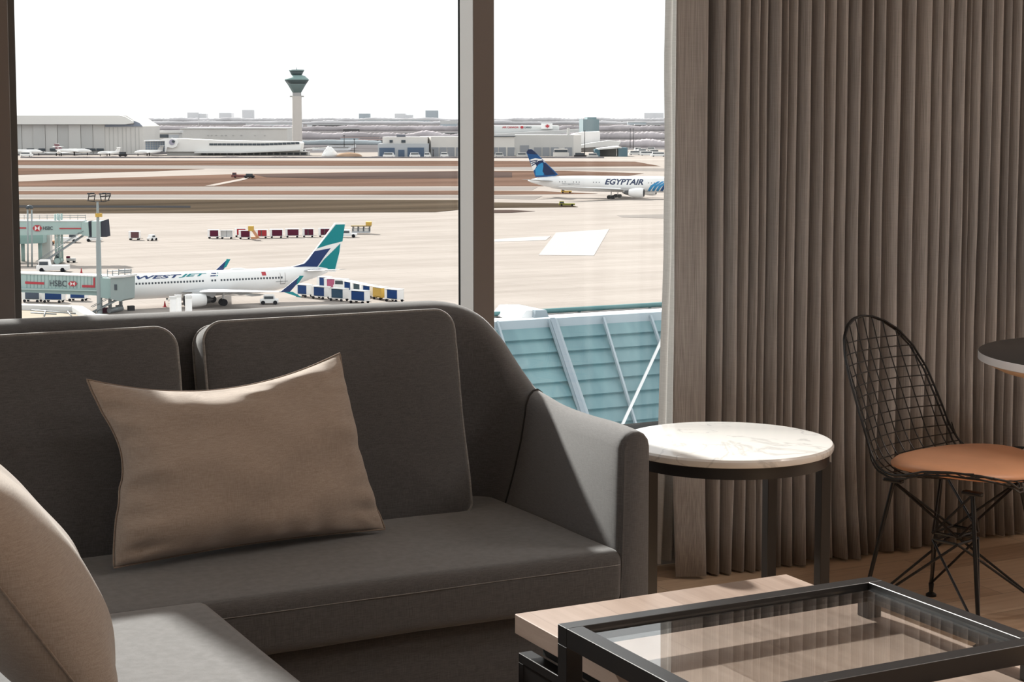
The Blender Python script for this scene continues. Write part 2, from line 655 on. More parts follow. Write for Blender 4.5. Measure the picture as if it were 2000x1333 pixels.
prof = catmull(curtain_profile(), 4)
ZT = 2.70
levels = [0.006 + (ZT - 0.006) * (k / 26) ** 0.9 for k in range(27)]
def curtain_sheet(prof, levels, hem, seed, yoff=0.0):
    mb = MB()
    rings = []
    for z in levels:
        row = []
        lo = max(0.0, 1 - z / 1.1)
        for i, (x, y) in enumerate(prof):
            s = i * 0.13
            dx = 0.010 * lo * math.sin(x * 9 + seed) + 0.004 * noise.noise(Vector((x * 12, z * 1.6, seed)))
            dy = lo * 0.022 * noise.noise(Vector((x * 7, z * 1.3, seed + 3))) * 2
            sc_ = 1 + 0.22 * lo * lo * (1 + noise.noise(Vector((x * 5, 0.2, seed))))
            row.append(Vector((x + dx, CY + (y - CY) * sc_ + dy + yoff, max(z, hem(x) + (z - levels[0])) if z < 0.3 else z)))
        rings.append(row)
    mb.loft(rings, closed=False, cap=False)
    return mb

def hem(x):
    return 0.004 + max(0, 0.020 * noise.noise(Vector((x * 6, 1.1, 2.2))))
cur = thing('curtain', 'floor-length taupe linen curtain in deep vertical folds beside the window', 'curtain', (3.6, CY, 0))
o = curtain_sheet(prof, levels, hem, 1.0).build('drape', M_curt, cur, smooth=True)
md = o.modifiers.new('cloth_thickness', 'SOLIDIFY')
md.thickness = 0.0025
# bottom hem stitching, a narrow raised band that follows the folds
rings = []
for zz, off in ((0.125, -0.0030), (0.1265, -0.0045), (0.128, -0.0030)):
    rings.append([Vector((x + 0.010 * (1 - zz / 1.1) * math.sin(x * 9 + 1), y + off, zz)) for x, y in prof[:18]])
# leading edge lining, pale and lit from outside
lin = thing('curtain_lining', 'pale lining panel hanging at the window edge of the taupe curtain', 'curtain', (2.90, 4.60, 0))
lp = []
for k in range(60):
    x = 2.905 + 0.13 * k / 59
    lp.append((x, 4.605 - 0.016 * math.sin(k * 0.35) - 0.020 * math.exp(-((k - 4) / 4.0) ** 2)))
mb = MB()
rings = []
for z in [0.03 + (ZT - 0.03) * k / 30 for k in range(31)]:
    lo = max(0.0, 1 - z / 1.0)
    rings.append([Vector((x + 0.012 * noise.noise(Vector((z * 1.4, 0, 5))) - 0.030 * lo * (1 - k / 59) + 0.004 * noise.noise(Vector((x * 30, z * 3, 0))),
                          y + 0.012 * noise.noise(Vector((x * 18, z * 2.2, 7))), z)) for k, (x, y) in enumerate(lp)])
mb.loft(rings, closed=False, cap=False)
mb.build('lining_sheet', M_lining, lin, smooth=True)
# rail
mb = MB().box(2.75, 6.1, 4.46, 4.58, 2.70, RH, bev=0.004)
struct(mb.build('trim_40', M_ceiling))
# wall end panel seen at the far right beside the curtain is left to the wall

# ------------------------------------------------------------------ sofa
def sweep_shell(stations, nb=7):
    """stations: (outer xy, inner-top xy, inner-bottom xy, z_bottom, z_top). Cross-section with a rounded top edge."""
    rings = []
    for (ox, oy), (tx, ty), (bx_, by_), zb, zt in stations:
        O = Vector((ox, oy, 0))
        T = Vector((tx, ty, 0))
        B = Vector((bx_, by_, 0))
        w_ = (O - T).length
        mid = (O + T) / 2
        h = w_ / 2
        ring = [Vector((O.x, O.y, zb)), Vector((O.x, O.y, zb + (zt - h - zb) * 0.5))]
        u = (T - O) / 2
        for k in range(nb + 1):
            a = PI * k / nb
            ring.append(Vector((mid.x - u.x * math.cos(a), mid.y - u.y * math.cos(a), zt - h + h * math.sin(a))))
        for k in range(1, 6):
            s = k / 5
            e = s ** 1.3
            ring.append(Vector((T.x + (B.x - T.x) * e, T.y + (B.y - T.y) * e, (zt - h) + (0.30 - (zt - h)) * s)))
        ring.append(Vector((B.x, B.y, zb)))
        rings.append(ring)
    return rings

def resample(st, sub):
    flat = [tuple(a) + tuple(b) + tuple(c) + (d, e) for a, b, c, d, e in st]
    return [((q[0], q[1]), (q[2], q[3]), (q[4], q[5]), q[6], q[7]) for q in catmull(flat, sub)]

sofa = thing('sofa', 'charcoal wool sofa with low rounded back and sloping arm under the window', 'sofa', (1.2, 3.8, 0))
ZB = 0.11
back_st = [((-0.30, 4.27), (-0.30, 4.15), (-0.30, 4.10), ZB, 0.958),
           ((0.50, 4.27), (0.50, 4.15), (0.50, 4.10), ZB, 0.957),
           ((1.40, 4.27), (1.40, 4.15), (1.40, 4.10), ZB, 0.950),
           ((1.82, 4.27), (1.82, 4.15), (1.82, 4.10), ZB, 0.947),
           ((1.98, 4.268), (1.965, 4.148), (1.93, 4.09), ZB, 0.941),
           ((2.085, 4.250), (2.035, 4.130), (1.965, 4.075), ZB, 0.905),
           ((2.150, 4.215), (2.075, 4.105), (1.985, 4.055), ZB, 0.840),
           ((2.190, 4.165), (2.095, 4.075), (1.993, 4.035), ZB, 0.765),
           ((2.205, 4.115), (2.105, 4.045), (1.997, 4.015), ZB, 0.722),
           ((2.208, 4.085), (2.110, 4.020), (1.999, 4.000), ZB, 0.708)]
back = MB().loft(sweep_shell(resample(back_st, 5))).build('backrest', M_sofa, sofa, smooth=60)
arm_st = [((2.210, 4.085), (2.112, 4.018), (2.001, 3.998), ZB, 0.710),
          ((2.205, 4.02), (2.113, 3.965), (2.003, 3.955), ZB, 0.703),
          ((2.185, 3.88), (2.100, 3.85), (2.010, 3.85), ZB, 0.696),
          ((2.160, 3.70), (2.078, 3.70), (2.022, 3.70), ZB, 0.700),
          ((2.140, 3.55), (2.058, 3.55), (2.032, 3.55), ZB, 0.708),
          ((2.128, 3.44), (2.046, 3.44), (2.036, 3.44), ZB, 0.709),
          ((2.124, 3.418), (2.050, 3.418), (2.040, 3.418), ZB, 0.706)]
rr = sweep_shell(resample(arm_st, 5))
last = rr[-1]
cen = sum(last, Vector()) / len(last)
rr.append([p + (Vector((cen.x, p.y, p.z)) - p) * 0.12 + Vector((0, -0.008, -0.006 if p.z > 0.5 else 0)) for p in last])
MB().loft(rr).build('armrest', M_sofa, sofa, smooth=60)
# seam cord between back and arm
sm = [p + Vector((-0.001, -0.002, 0.0015)) for p in sweep_shell(arm_st[:1])[0][2:]]
MB().tube(sm, 0.0026, 5).build('seam', mat('dark_seam', (0.02, 0.018, 0.017), 0.9), back, smooth=True)

def cushion(name, x0, x1, y0, y1, z0, z1, r, parent, m, crown=0.0, M=None, seam=None, sub=True, ny=1):
    """rounded upholstered block with a soft crown on top"""
    b = bmesh.new()
    bmesh.ops.create_cube(b, size=1.0)
    for q in b.verts:
        q.co = Vector(((x0 + x1) / 2 + q.co.x * (x1 - x0), (y0 + y1) / 2 + q.co.y * (y1 - y0), (z0 + z1) / 2 + q.co.z * (z1 - z0)))
    bmesh.ops.bevel(b, geom=b.edges[:], offset=r, segments=6, affect='EDGES', profile=0.5)
    bmesh.ops.subdivide_edges(b, edges=[e for e in b.edges if e.calc_length() > 0.15], cuts=14, use_grid_fill=True)
    cx, cy, cz = (x0 + x1) / 2, (y0 + y1) / 2, (z0 + z1) / 2
    hx, hy, hz = (x1 - x0) / 2, (y1 - y0) / 2, (z1 - z0) / 2
    for q in b.verts:
        u, v_, w_ = (q.co.x - cx) / hx, (q.co.y - cy) / hy, (q.co.z - cz) / hz
        if crown:
            bul = max(0, 1 - u * u) * max(0, 1 - v_ * v_)
            q.co.z += crown * bul * (1 if w_ > 0 else 0)
        q.co += Vector((noise.noise(q.co * 3), noise.noise(q.co * 3 + Vector((9, 0, 0))), noise.noise(q.co * 3 + Vector((0, 9, 0))))) * 0.003
    mb = MB()
    if M is not None:
        b.transform(M)
    mb.add(b)
    return mb.build(name, m, parent, smooth=True)

seat = cushion('seat_cushion', 0.20, 2.055, 3.405, 4.12, 0.302, 0.432, 0.030, sofa, M_sofa, crown=0.010)
# seam line along the seat front
MB().tube([(0.9 + 1.14 * k / 20, 3.4045 + 0.0008 * math.sin(k), 0.399) for k in range(21)], 0.0009, 5).build('seam', M_pipe, seat, smooth=True)
MB().box(0.20, 2.06, 3.46, 4.16, 0.06, 0.302, bev=0.01).build('base', M_sofa, sofa)
for (x, y) in ((2.0, 3.52), (2.1, 4.15), (0.3, 4.15), (0.3, 3.55)):
    MB().rod((x, y, 0.0), (x, y, 0.115), 0.018, 0.022, 16).build('foot', M_black, sofa, smooth=40)

# loose back cushions: boxed, piped edges, leaning on the backrest
def back_cushion(label, x0, x1, z0, z1, y_bot, y_top, th, group, bow=0.0):
    W, H = x1 - x0, math.hypot(z1 - z0, y_top - y_bot)
    lean = math.atan2(y_top - y_bot, z1 - z0)
    t = thing('back_cushion', label, 'cushion', ((x0 + x1) / 2, y_bot, z0), 0, group)
    M = Matrix.Rotation(-lean, 4, 'X')
    b = bmesh.new()
    # outline as a rounded rectangle in x,z; thickness along +y (away from the room)
    def outline(inset, n=9, rad=0.05):
        r = max(0.004, rad - inset)
        pts = []
        for cx, cz, a0 in ((W / 2 - rad, H - rad, 0), (-W / 2 + rad, H - rad, 90), (-W / 2 + 0.03, 0.03, 180), (W / 2 - 0.03, 0.03, 270)):
            rr_ = r if cz > 0.1 else max(0.004, 0.03 - inset)
            for k in range(n):
                a = R(a0 + 90 * k / (n - 1))
                pts.append((cx + rr_ * math.cos(a), cz + rr_ * math.sin(a)))
        return pts
    def densify(pts):
        out = []
        n = len(pts)
        for i in range(n):
            p, q = pts[i], pts[(i + 1) % n]
            d = math.dist(p, q)
            m_ = max(1, int(d / 0.05))
            for s in range(m_):
                out.append((p[0] + (q[0] - p[0]) * s / m_, p[1] + (q[1] - p[1]) * s / m_))
        return out
    base = densify(outline(0))
    cz = H / 2
    rings = []
    prof_ = [(0.0, 0.0)] + [(1 - s, 0) for s in ()]
    # front face from the centre out, then the boxing, then the rear face
    front = [(f, -0.030 * (1 - f ** 2.6) ** 0.8) for f in (0.02, 0.25, 0.45, 0.62, 0.76, 0.87, 0.94, 0.98, 1.0)]
    rear = [(f, th + 0.02 * (1 - f ** 3)) for f in (1.0, 0.97, 0.85, 0.5, 0.02)]
    mid = [(1.006, 0.006), (1.012, th * 0.5), (1.006, th - 0.006)]
    for f, y in front + mid + rear:
        rings.append([M @ Vector((px * f, y + 0.03, cz + (pz - cz) * f)) for px, pz in base])
    rings = [[p + Vector((noise.noise(p * 6) * 0.003, noise.noise(p * 5 + Vector((4, 4, x0))) * 0.004, 0)) for p in r] for r in rings]
    cov = MB().loft(rings).build('cover', M_sofa, t, smooth=True, local=True)
    for f, y, nm in ((1.006, 0.002, 'piping'), (1.006, th, 'piping')):
        pts = [M @ Vector((px * f, y + 0.03, cz + (pz - cz) * f)) for px, pz in base]
        pts = [p + Vector((noise.noise(p * 6) * 0.003, noise.noise(p * 5 + Vector((4, 4, x0))) * 0.004, 0)) for p in pts]
        MB().tube(pts, 0.0038, 6, closed=True).build(nm, M_pipe, cov, smooth=True, local=True)
    return t
back_cushion('charcoal back cushion on the right half of the sofa, beside the arm', 1.250, 1.912, 0.437, 0.945, 3.90, 4.02, 0.085, 'sofa back cushions')
back_cushion('charcoal back cushion on the left half of the sofa, cut off by the picture edge', 0.42, 1.168, 0.437, 0.945, 3.85, 3.985, 0.10, 'sofa back cushions')

# chaise section: lower left
ch = thing('ottoman', 'low charcoal upholstered chaise seat running towards the viewer, lit by the window', 'ottoman', (0.6, 2.9, 0))
cushion('seat_cushion', 0.18, 1.045, 2.05, 3.385, 0.30, 0.452, 0.028, ch, M_sofa, crown=0.006)
MB().box(0.22, 1.02, 2.10, 3.36, 0.05, 0.305, bev=0.01).build('base', M_sofa, ch)
for (x, y) in ((0.28, 2.16), (0.96, 2.16), (0.96, 3.30), (0.28, 3.30)):
    MB().rod((x, y, 0.0), (x, y, 0.06), 0.018, 0.022, 16).build('foot', M_black, ch, smooth=40)

# upholstered end panel of the chaise behind the pillow, at the lower left corner
M = Matrix.Translation((0.335, 2.75, 0.34)) @ Matrix.Rotation(R(-14), 4, 'Y')
cushion('end_panel', -0.05, 0.05, -0.62, 0.60, 0.02, 0.36, 0.03, ch, M_sofa, M=M)

# throw pillows
def pillow(label, corners, thick, sag=0.0, wr_amt=1.0, parent_name='throw_pillow', pinch=0.055, seed=1.0, n=44, seam=True, group=None, rear=1.0, dents=()):
    """corners TL, TR, BR, BL in world space; a stuffed case with pointed corners and drawn-in edges"""
    TL, TR, BR, BL = [Vector(c) for c in corners]
    cen = (TL + TR + BR + BL) / 4
    nrm = ((TR - BL).cross(TL - BR)).normalized()
    t = thing(parent_name, label, 'pillow', (BL + BR) / 2, 0, group)
    def P(u, v_, side):
        s, q = (u + 1) / 2, (v_ + 1) / 2
        p = BL * (1 - s) * (1 - q) + BR * s * (1 - q) + TL * (1 - s) * q + TR * s * q
        # edges bow inwards between the corners
        ex, ey = (1 - u * u), (1 - v_ * v_)
        ux = (BR - BL) * 0.5
        vy = (TL - BL) * 0.5
        p -= ux * u * abs(u) ** 1.5 * pinch * ey ** 1.2
        p -= vy * v_ * abs(v_) ** 1.5 * pinch * ex ** 1.2
        p -= (TL - BL) * (sag * (1 - (u + 0.05) ** 2) * max(0.0, v_) ** 2.5)
        p += (BR - BL) * (0.55 * sag * max(0.0, -u) ** 2.5 * math.exp(-((v_ - 0.15) / 0.55) ** 2))
        fx = max(0.0, 1 - abs(u) ** 2.3)
        fy = max(0.0, 1 - abs(v_) ** 2.3)
        h = thick * (fx * fy) ** 0.52
        edge = 1 - min(1.0, min(1 - abs(u), 1 - abs(v_)) / 0.35)
        wr = noise.noise(Vector((u * 2.2, v_ * 2.2, seed))) * 0.026
        # gathered wrinkles running in from the edges
        wr += edge * 0.020 * noise.noise(Vector((u * 8, v_ * 2.0, seed + 4))) * (1 if abs(v_) > abs(u) else 0.3)
        wr += edge * 0.020 * noise.noise(Vector((u * 2.0, v_ * 8, seed + 8))) * (1 if abs(u) >= abs(v_) else 0.3)
        wr *= min(1.0, h / (thick * 0.35)) * wr_amt
        for du, dv, dr, dd in dents:
            wr -= dd * math.exp(-(((u - du) / (dr * 1.6)) ** 2 + ((v_ - dv) / (dr * 0.8)) ** 2))
        return p + nrm * side * (h * (1.0 if side > 0 else rear) + wr * (1 if side > 0 else 0.4))
    mb = MB()
    N = n
    def g(k):
        s = -1 + 2 * k / N
        return math.sin(s * PI / 2) * 0.55 + s * 0.45
    grid = {}
    for side in (1, -1):
        for i in range(N + 1):
            for j in range(N + 1):
                edge = i in (0, N) or j in (0, N)
                if edge and side < 0:
                    grid[(side, i, j)] = grid[(1, i, j)]
                else:
                    grid[(side, i, j)] = mb.v(P(g(i), g(j), side if not edge else 1))
        for i in range(N):
            for j in range(N):
                q = [grid[(side, i, j)], grid[(side, i + 1, j)], grid[(side, i + 1, j + 1)], grid[(side, i, j + 1)]]
                mb.bm.faces.new(q if side > 0 else q[::-1])
    o = mb.build('cover', M_tan, t, smooth=True)
    md = o.modifiers.new('smooth_cloth', 'SUBSURF')
    md.levels = md.render_levels = 1
    ring = [P(g(i), -1, 1) for i in range(N)] + [P(1, g(j), 1) for j in range(N)] + [P(g(N - i), 1, 1) for i in range(N)] + [P(-1, g(N - j), 1) for j in range(N)]
    MB().tube(ring, 0.0022, 5, closed=True).build('seam', M_tanseam, o, smooth=True)
    return t
M_tanseam = linen('oatmeal_seam', (0.22, 0.17, 0.135), (0.30, 0.24, 0.20), scale=300)
pillow('rectangular oatmeal linen pillow standing against the two back cushions',
       [on_y(166, 738, 3.80), on_y(664, 694, 3.86), on_y(752, 1034, 3.78), on_y(222, 1110, 3.69)], 0.105, sag=0.105, seed=2.3, pinch=0.05,
       rear=0.72, dents=((-0.05, 0.86, 0.16, 0.018), (0.14, 0.80, 0.10, -0.018), (-0.90, -0.20, 0.07, 0.022), (-0.80, -0.06, 0.09, -0.010), (-0.88, -0.38, 0.08, -0.010), (-0.82, -0.84, 0.07, 0.022), (0.88, 0.28, 0.08, 0.014), (0.86, -0.74, 0.08, 0.018), (-0.86, 0.62, 0.08, 0.012)))
pillow('oatmeal linen pillow leaning on edge at the left end of the chaise',
       [Vector((0.375, 2.62, 0.900)), Vector((0.465, 3.08, 0.895)), Vector((0.72, 3.12, 0.478)), Vector((0.66, 2.60, 0.470))], 0.105, wr_amt=0.45, seed=7.7, pinch=0.08)
# ------------------------------------------------------------------ round marble side table
M_marble = bpy.data.materials.new('white_marble')
M_marble.use_nodes = True
_t = M_marble.node_tree
_p = _t.nodes['Principled BSDF']
_p.inputs['Roughness'].default_value = 0.12
_tc = _t.nodes.new('ShaderNodeTexCoord')
_n1 = _t.nodes.new('ShaderNodeTexNoise')
_n1.inputs['Scale'].default_value = 3.2
_n1.inputs['Detail'].default_value = 6
_n1.inputs['Distortion'].default_value = 1.2
_t.links.new(_tc.outputs['Object'], _n1.inputs['Vector'])
_ab = _t.nodes.new('ShaderNodeMath')
_ab.operation = 'SUBTRACT'
_ab.inputs[1].default_value = 0.52
_t.links.new(_n1.outputs[0], _ab.inputs[0])
_a2 = _t.nodes.new('ShaderNodeMath')
_a2.operation = 'ABSOLUTE'
_t.links.new(_ab.outputs[0], _a2.inputs[0])
_r = _t.nodes.new('ShaderNodeValToRGB')
_r.color_ramp.elements[0].position = 0.0
_r.color_ramp.elements[0].color = (0.60, 0.595, 0.59, 1)
_r.color_ramp.elements[1].position = 0.016
_r.color_ramp.elements[1].color = (0.78, 0.77, 0.76, 1)
_t.links.new(_a2.outputs[0], _r.inputs[0])
_t.links.new(_r.outputs[0], _p.inputs['Base Color'])

TC, TR_ = (2.663, 3.890), 0.290
st = thing('side_table', 'round white marble side table on thin black square legs beside the sofa arm', 'side table', (TC[0], TC[1], 0))
mb = MB().lathe([(0.0001, 0.560), (TR_ - 0.010, 0.560), (TR_ - 0.004, 0.5585), (TR_, 0.553), (TR_, 0.545), (TR_ - 0.003, 0.538), (TR_ - 0.008, 0.536), (0.0001, 0.536)], 128, TC, cap=False)
mb.build('tabletop', M_marble, st, smooth=35)
mb = MB().lathe([(TR_ - 0.012, 0.536), (TR_ - 0.012, 0.506), (TR_ - 0.032, 0.506), (TR_ - 0.032, 0.536), (TR_ - 0.012, 0.536)], 96, TC, cap=False)
mb.build('ring_frame', M_black, st, smooth=35)
for ang in (-36, 27, 109):
    a = R(ang)
    M = Matrix.Translation((TC[0] + (TR_ - 0.028) * math.cos(a), TC[1] + (TR_ - 0.028) * math.sin(a), 0)) @ Matrix.Rotation(a if ang != 41 else R(0), 4, 'Z')
    M = Matrix.Translation((TC[0] + (TR_ - 0.028) * math.cos(a), TC[1] + (TR_ - 0.028) * math.sin(a), 0)) @ Matrix.Rotation(R(-2), 4, 'Z')
    MB().box(-0.0155, 0.0155, -0.0155, 0.0155, 0.0, 0.507, bev=0.0015, seg=1, M=M).build('leg', M_black, st)

# ------------------------------------------------------------------ lower coffee table: oak slab on a black box base
M_slab = wood('veneer_oak', [(0.25, 0.185, 0.152), (0.36, 0.278, 0.235), (0.45, 0.36, 0.315)], 0.155, 3.0, 'Y', rough=0.33, seam=0.0008, seam_col=0.8, grain=0.8)
SZ = 0.424
ct = thing('coffee_table', 'low coffee table with thick pale oak slab reaching under the glass table', 'coffee table', (1.94, 2.61, 0))
MB().box(1.598, 2.276, 2.09, 3.084, SZ - 0.041, SZ, bev=0.0015, seg=1).build('tabletop', M_slab, ct)
MB().box(1.64, 2.23, 2.14, 3.04, SZ - 0.080, SZ - 0.041).build('spacer', mat('black_spacer', (0.02, 0.02, 0.02), 0.7), ct)
for x in (1.602, 2.242):
    mb = MB()
    mb.box(x, x + 0.03, 2.10, 3.075, 0.326, 0.345, bev=0.001, seg=1)
    mb.box(x, x + 0.03, 2.10, 3.075, 0.0, 0.02, bev=0.001, seg=1)
    mb.box(x, x + 0.03, 3.055, 3.075, 0.02, 0.326, bev=0.001, seg=1)
    mb.box(x, x + 0.03, 2.10, 2.12, 0.02, 0.326, bev=0.001, seg=1)
    mb.box(x + 0.001, x + 0.029, 2.12, 3.055, 0.02, 0.326)
    mb.build('side_frame', M_black, ct)

# ------------------------------------------------------------------ glass coffee table: black frame, clear top
M_tglass = pane_glass('table_glass', (0.985, 0.992, 0.99), 1.55)
gt = thing('glass_table', 'coffee table of black steel frame and clear glass standing over the oak slab', 'coffee table', (1.88, 2.51, 0))
gx0, gx1, gy0, gy1, gz = 1.518, 2.247, 2.263, 2.757, 0.500
w_ = 0.034
zb = gz - 0.036
mb = MB()
mb.box(gx0, gx1, gy1 - w_, gy1, zb, gz, bev=0.001, seg=1)
mb.box(gx0, gx1, gy0, gy0 + w_, zb, gz, bev=0.001, seg=1)
mb.box(gx0, gx0 + w_, gy0 + w_, gy1 - w_, zb, gz, bev=0.001, seg=1)
mb.box(gx1 - w_, gx1, gy0 + w_, gy1 - w_, zb, gz, bev=0.001, seg=1)
mb.build('frame', M_black, gt)
# inner rebate the glass lies in, seen as thin bright lines
mb = MB()
for (a, b, c, d) in ((gx0 + w_, gx1 - w_, gy1 - w_ - 0.010, gy1 - w_), (gx0 + w_, gx1 - w_, gy0 + w_, gy0 + w_ + 0.010),
                     (gx0 + w_, gx0 + w_ + 0.010, gy0 + w_, gy1 - w_), (gx1 - w_ - 0.010, gx1 - w_, gy0 + w_, gy1 - w_)):
    mb.box(a, b, c, d, zb, zb + 0.020)
mb.build('rebate', M_black, gt)
MB().box(gx0 + w_ + 0.001, gx1 - w_ - 0.001, gy0 + w_ + 0.001, gy1 - w_ - 0.001, zb + 0.0205, zb + 0.0275).build('glass_top', M_tglass, gt)
for x, y, z0 in ((gx0, gy1 - w_, 0), (gx0, gy0, 0), (gx1 - w_, gy1 - w_, SZ), (gx1 - w_, gy0, SZ)):
    MB().box(x, x + w_, y, y + w_, z0 + 0.0005, zb, bev=0.001, seg=1).build('leg', M_black, gt)

# ------------------------------------------------------------------ wire chair
M_wire = mat('black_wire', (0.02, 0.019, 0.019), 0.28, 0.4)
M_leather = mat('tan_leather', (0.70, 0.355, 0.205), 0.42, var=0.06, vscale=9, bump=0.12, bscale=500, spec=0.4)
FCX, FCY = 3.352, 3.745
FA = R(-72)          # direction the chair faces, measured from +X
chair = thing('wire_chair', 'black bent wire chair with round tan leather seat pad by the curtain', 'chair', (FCX, FCY, 0), FA)
# local frame: +x is the way the chair faces, +y its left side, z up
CL = [(0.245, 0.430), (0.235, 0.447), (0.15, 0.440), (0.03, 0.425), (-0.08, 0.424), (-0.150, 0.450), (-0.195, 0.505), (-0.225, 0.575),
      (-0.258, 0.66), (-0.292, 0.75), (-0.322, 0.852)]
CLs = catmull(CL, 12)
_len = [0.0]
for i in range(1, len(CLs)):
    _len.append(_len[-1] + math.dist(CLs[i], CLs[i - 1]))
LT = _len[-1]
def cl_at(s):
    s = min(max(s, 0.0), 1.0) * LT
    lo, hi = 0, len(_len) - 1
    while hi - lo > 1:
        m_ = (lo + hi) // 2
        if _len[m_] <= s:
            lo = m_
        else:
            hi = m_
    f = (s - _len[lo]) / max(1e-9, _len[hi] - _len[lo])
    return [CLs[lo][c] + (CLs[hi][c] - CLs[lo][c]) * f for c in (0, 1)]
HW = [(0.0, 0.10), (0.02, 0.155), (0.07, 0.210), (0.16, 0.245), (0.28, 0.252), (0.40, 0.243), (0.50, 0.228), (0.60, 0.215), (0.70, 0.209), (0.80, 0.200), (0.88, 0.178), (0.94, 0.140), (0.975, 0.095), (0.993, 0.050), (1.0, 0.0)]
def hw(s):
    for i in range(len(HW) - 1):
        if HW[i][0] <= s <= HW[i + 1][0]:
            a, b = HW[i], HW[i + 1]
            f = (s - a[0]) / (b[0] - a[0])
            return a[1] + (b[1] - a[1]) * f
    return 0
def S(s, y):
    """point of the shell at arc position s and sideways distance y"""
    x, z = cl_at(s)
    w0 = 0.24
    lift = 0.050 * (abs(y) / w0) ** 2.2
    k = min(1.0, max(0.0, (s - 0.25) / 0.35))          # the dish turns from lifting up to wrapping forward
    return Vector((x + lift * 1.3 * k, y, z + lift * (1 - k) * 0.9))
rim = []
for i in range(0, 81):
    s = i / 80
    s = 0.5 - 0.5 * math.cos(PI * s)
    rim.append(S(s, hw(s)))
for i in range(79, -1, -1):
    s = i / 80
    s = 0.5 - 0.5 * math.cos(PI * s)
    rim.append(S(s, -hw(s)))
MB().tube(rim, 0.0034, 6, closed=True).build('rim_wire', M_wire, chair, smooth=True, local=True)
rim2 = [Vector((p.x + (0.012 if p.z > 0.5 else 0) * 0 - (0.008 if p.z > 0.46 else 0.0), p.y * 0.965, p.z - (0.012 if p.z <= 0.5 else 0.0))) for p in rim]
MB().tube(rim2, 0.0030, 6, closed=True).build('rim_wire', M_wire, chair, smooth=True, local=True)
for k in range(-5, 6):
    y = k * 0.043
    ss = [s for s in [i / 120 for i in range(121)] if hw(s) >= abs(y)]
    if len(ss) > 3:
        # the verticals fan slightly towards the seat
        pts = [S(s, y * (1.0 + 0.10 * (1 - s))) for s in ss]
        MB().tube(pts, 0.0019, 5).build('vertical_wire', M_wire, chair, smooth=True, local=True)
for k in range(1, 26):
    s = k / 27.2
    h = hw(s)
    pts = [S(s, -h + 2 * h * j / 16) for j in range(17)]
    MB().tube(pts, 0.0019, 5).build('cross_wire', M_wire, chair, smooth=True, local=True)
# seat pad
pr = 0.205
rings = []
for f, z in ((0.02, 0.030), (0.5, 0.029), (0.8, 0.024), (0.93, 0.016), (0.99, 0.006), (1.0, 0.0), (0.99, -0.006), (0.93, -0.012), (0.5, -0.014), (0.02, -0.014)):
    rings.append([Vector((0.030 + pr * 1.0 * f * math.cos(2 * PI * k / 64), pr * 1.08 * f * math.sin(2 * PI * k / 64), 0.452 + z + 0.020 * (abs(math.sin(2 * PI * k / 64)) * f) ** 2)) for k in range(64)])
MB().loft(rings).build('seat_pad', M_leather, chair, smooth=True, local=True)
# strut base
fd = 0.185           # half spacing of the feet
zq = 0.238
hub = {(sx, sy): Vector((sx * 0.040, sy * 0.055, zq)) for sx in (-1, 1) for sy in (-1, 1)}
mount = {(sx, sy): Vector((sx * 0.125, sy * 0.130, 0.405)) for sx in (-1, 1) for sy in (-1, 1)}
feet = {(sx, sy): Vector((sx * fd, sy * fd, 0.0)) for sx in (-1, 1) for sy in (-1, 1)}
mb = MB()
order = [(1, 1), (1, -1), (-1, -1), (-1, 1)]
for dz in (0, 0.022):
    mb.tube([hub[o_] + Vector((0, 0, dz)) for o_ in order], 0.0045, 6, closed=True)
mb.build('centre_ring', M_wire, chair, smooth=40, local=True)
for o_ in order:
    f = feet[o_]
    top = mount[o_]
    a = f + Vector((0, 0, 0.040))
    mb = MB()
    mb.rod(a, top, 0.0062, 0.0062, 10)
    lg = mb.build('leg', M_wire, chair, smooth=40, local=True)
    sx, sy = o_
    mb = MB()
    mb.rod(a, hub[(sx, -sy)] * 1.0, 0.0038)
    mb.rod(a, hub[(-sx, sy)] * 1.0, 0.0038)
    mb.build('lower_strut', M_wire, chair, smooth=40, local=True)
    mb = MB()
    mb.rod(hub[o_] + Vector((0, 0, 0.02)), mount[(sx, -sy)], 0.0038)
    mb.rod(hub[o_] + Vector((0, 0, 0.02)), mount[(-sx, sy)], 0.0038)
    mb.build('upper_strut', M_wire, chair, smooth=40, local=True)
    mb = MB()
    mb.rod(f + Vector((0, 0, 0.010)), a, 0.0060, 0.0085, 10)
    mb.lathe([(0.0001, 0), (0.016, 0), (0.016, 0.006), (0.008, 0.012), (0.0001, 0.012)], 16, (f.x, f.y), cap=False)
    mb.build('foot_glide', M_wire, lg, smooth=40, local=True)
    mb = MB().box(top.x - 0.030, top.x + 0.030, top.y - 0.012, top.y + 0.012, 0.403, 0.415, bev=0.005)
    mb.build('mounting_pad', M_wire, chair, local=True)

# ------------------------------------------------------------------ dining table edge at the right
DTC, DTR = (3.962, 3.665), 0.455
dt = thing('dining_table', 'round pedestal table with dark top, pale metal edge and wooden underside, at right', 'table', (DTC[0], DTC[1], 0))
mb = MB().lathe([(0.0001, 0.740), (DTR - 0.004, 0.740), (DTR - 0.001, 0.7385)], 128, DTC, cap=False)
mb.build('tabletop', mat('dark_laminate', (0.045, 0.044, 0.044), 0.30), dt, smooth=30)
MB().lathe([(DTR - 0.001, 0.7385), (DTR, 0.737), (DTR, 0.716), (DTR - 0.006, 0.713)], 128, DTC, cap=False).build('edge_band', mat('pale_edge', (0.90, 0.92, 0.95), 0.3, 0.0), dt, smooth=30)
MB().lathe([(DTR - 0.006, 0.713), (DTR - 0.055, 0.690), (0.0001, 0.690)], 128, DTC, cap=False).build('underside', mat('oak_underside', (0.85, 0.68, 0.48), 0.5, var=0.1, vscale=20, stretch=(1, 8, 1)), dt, smooth=30)
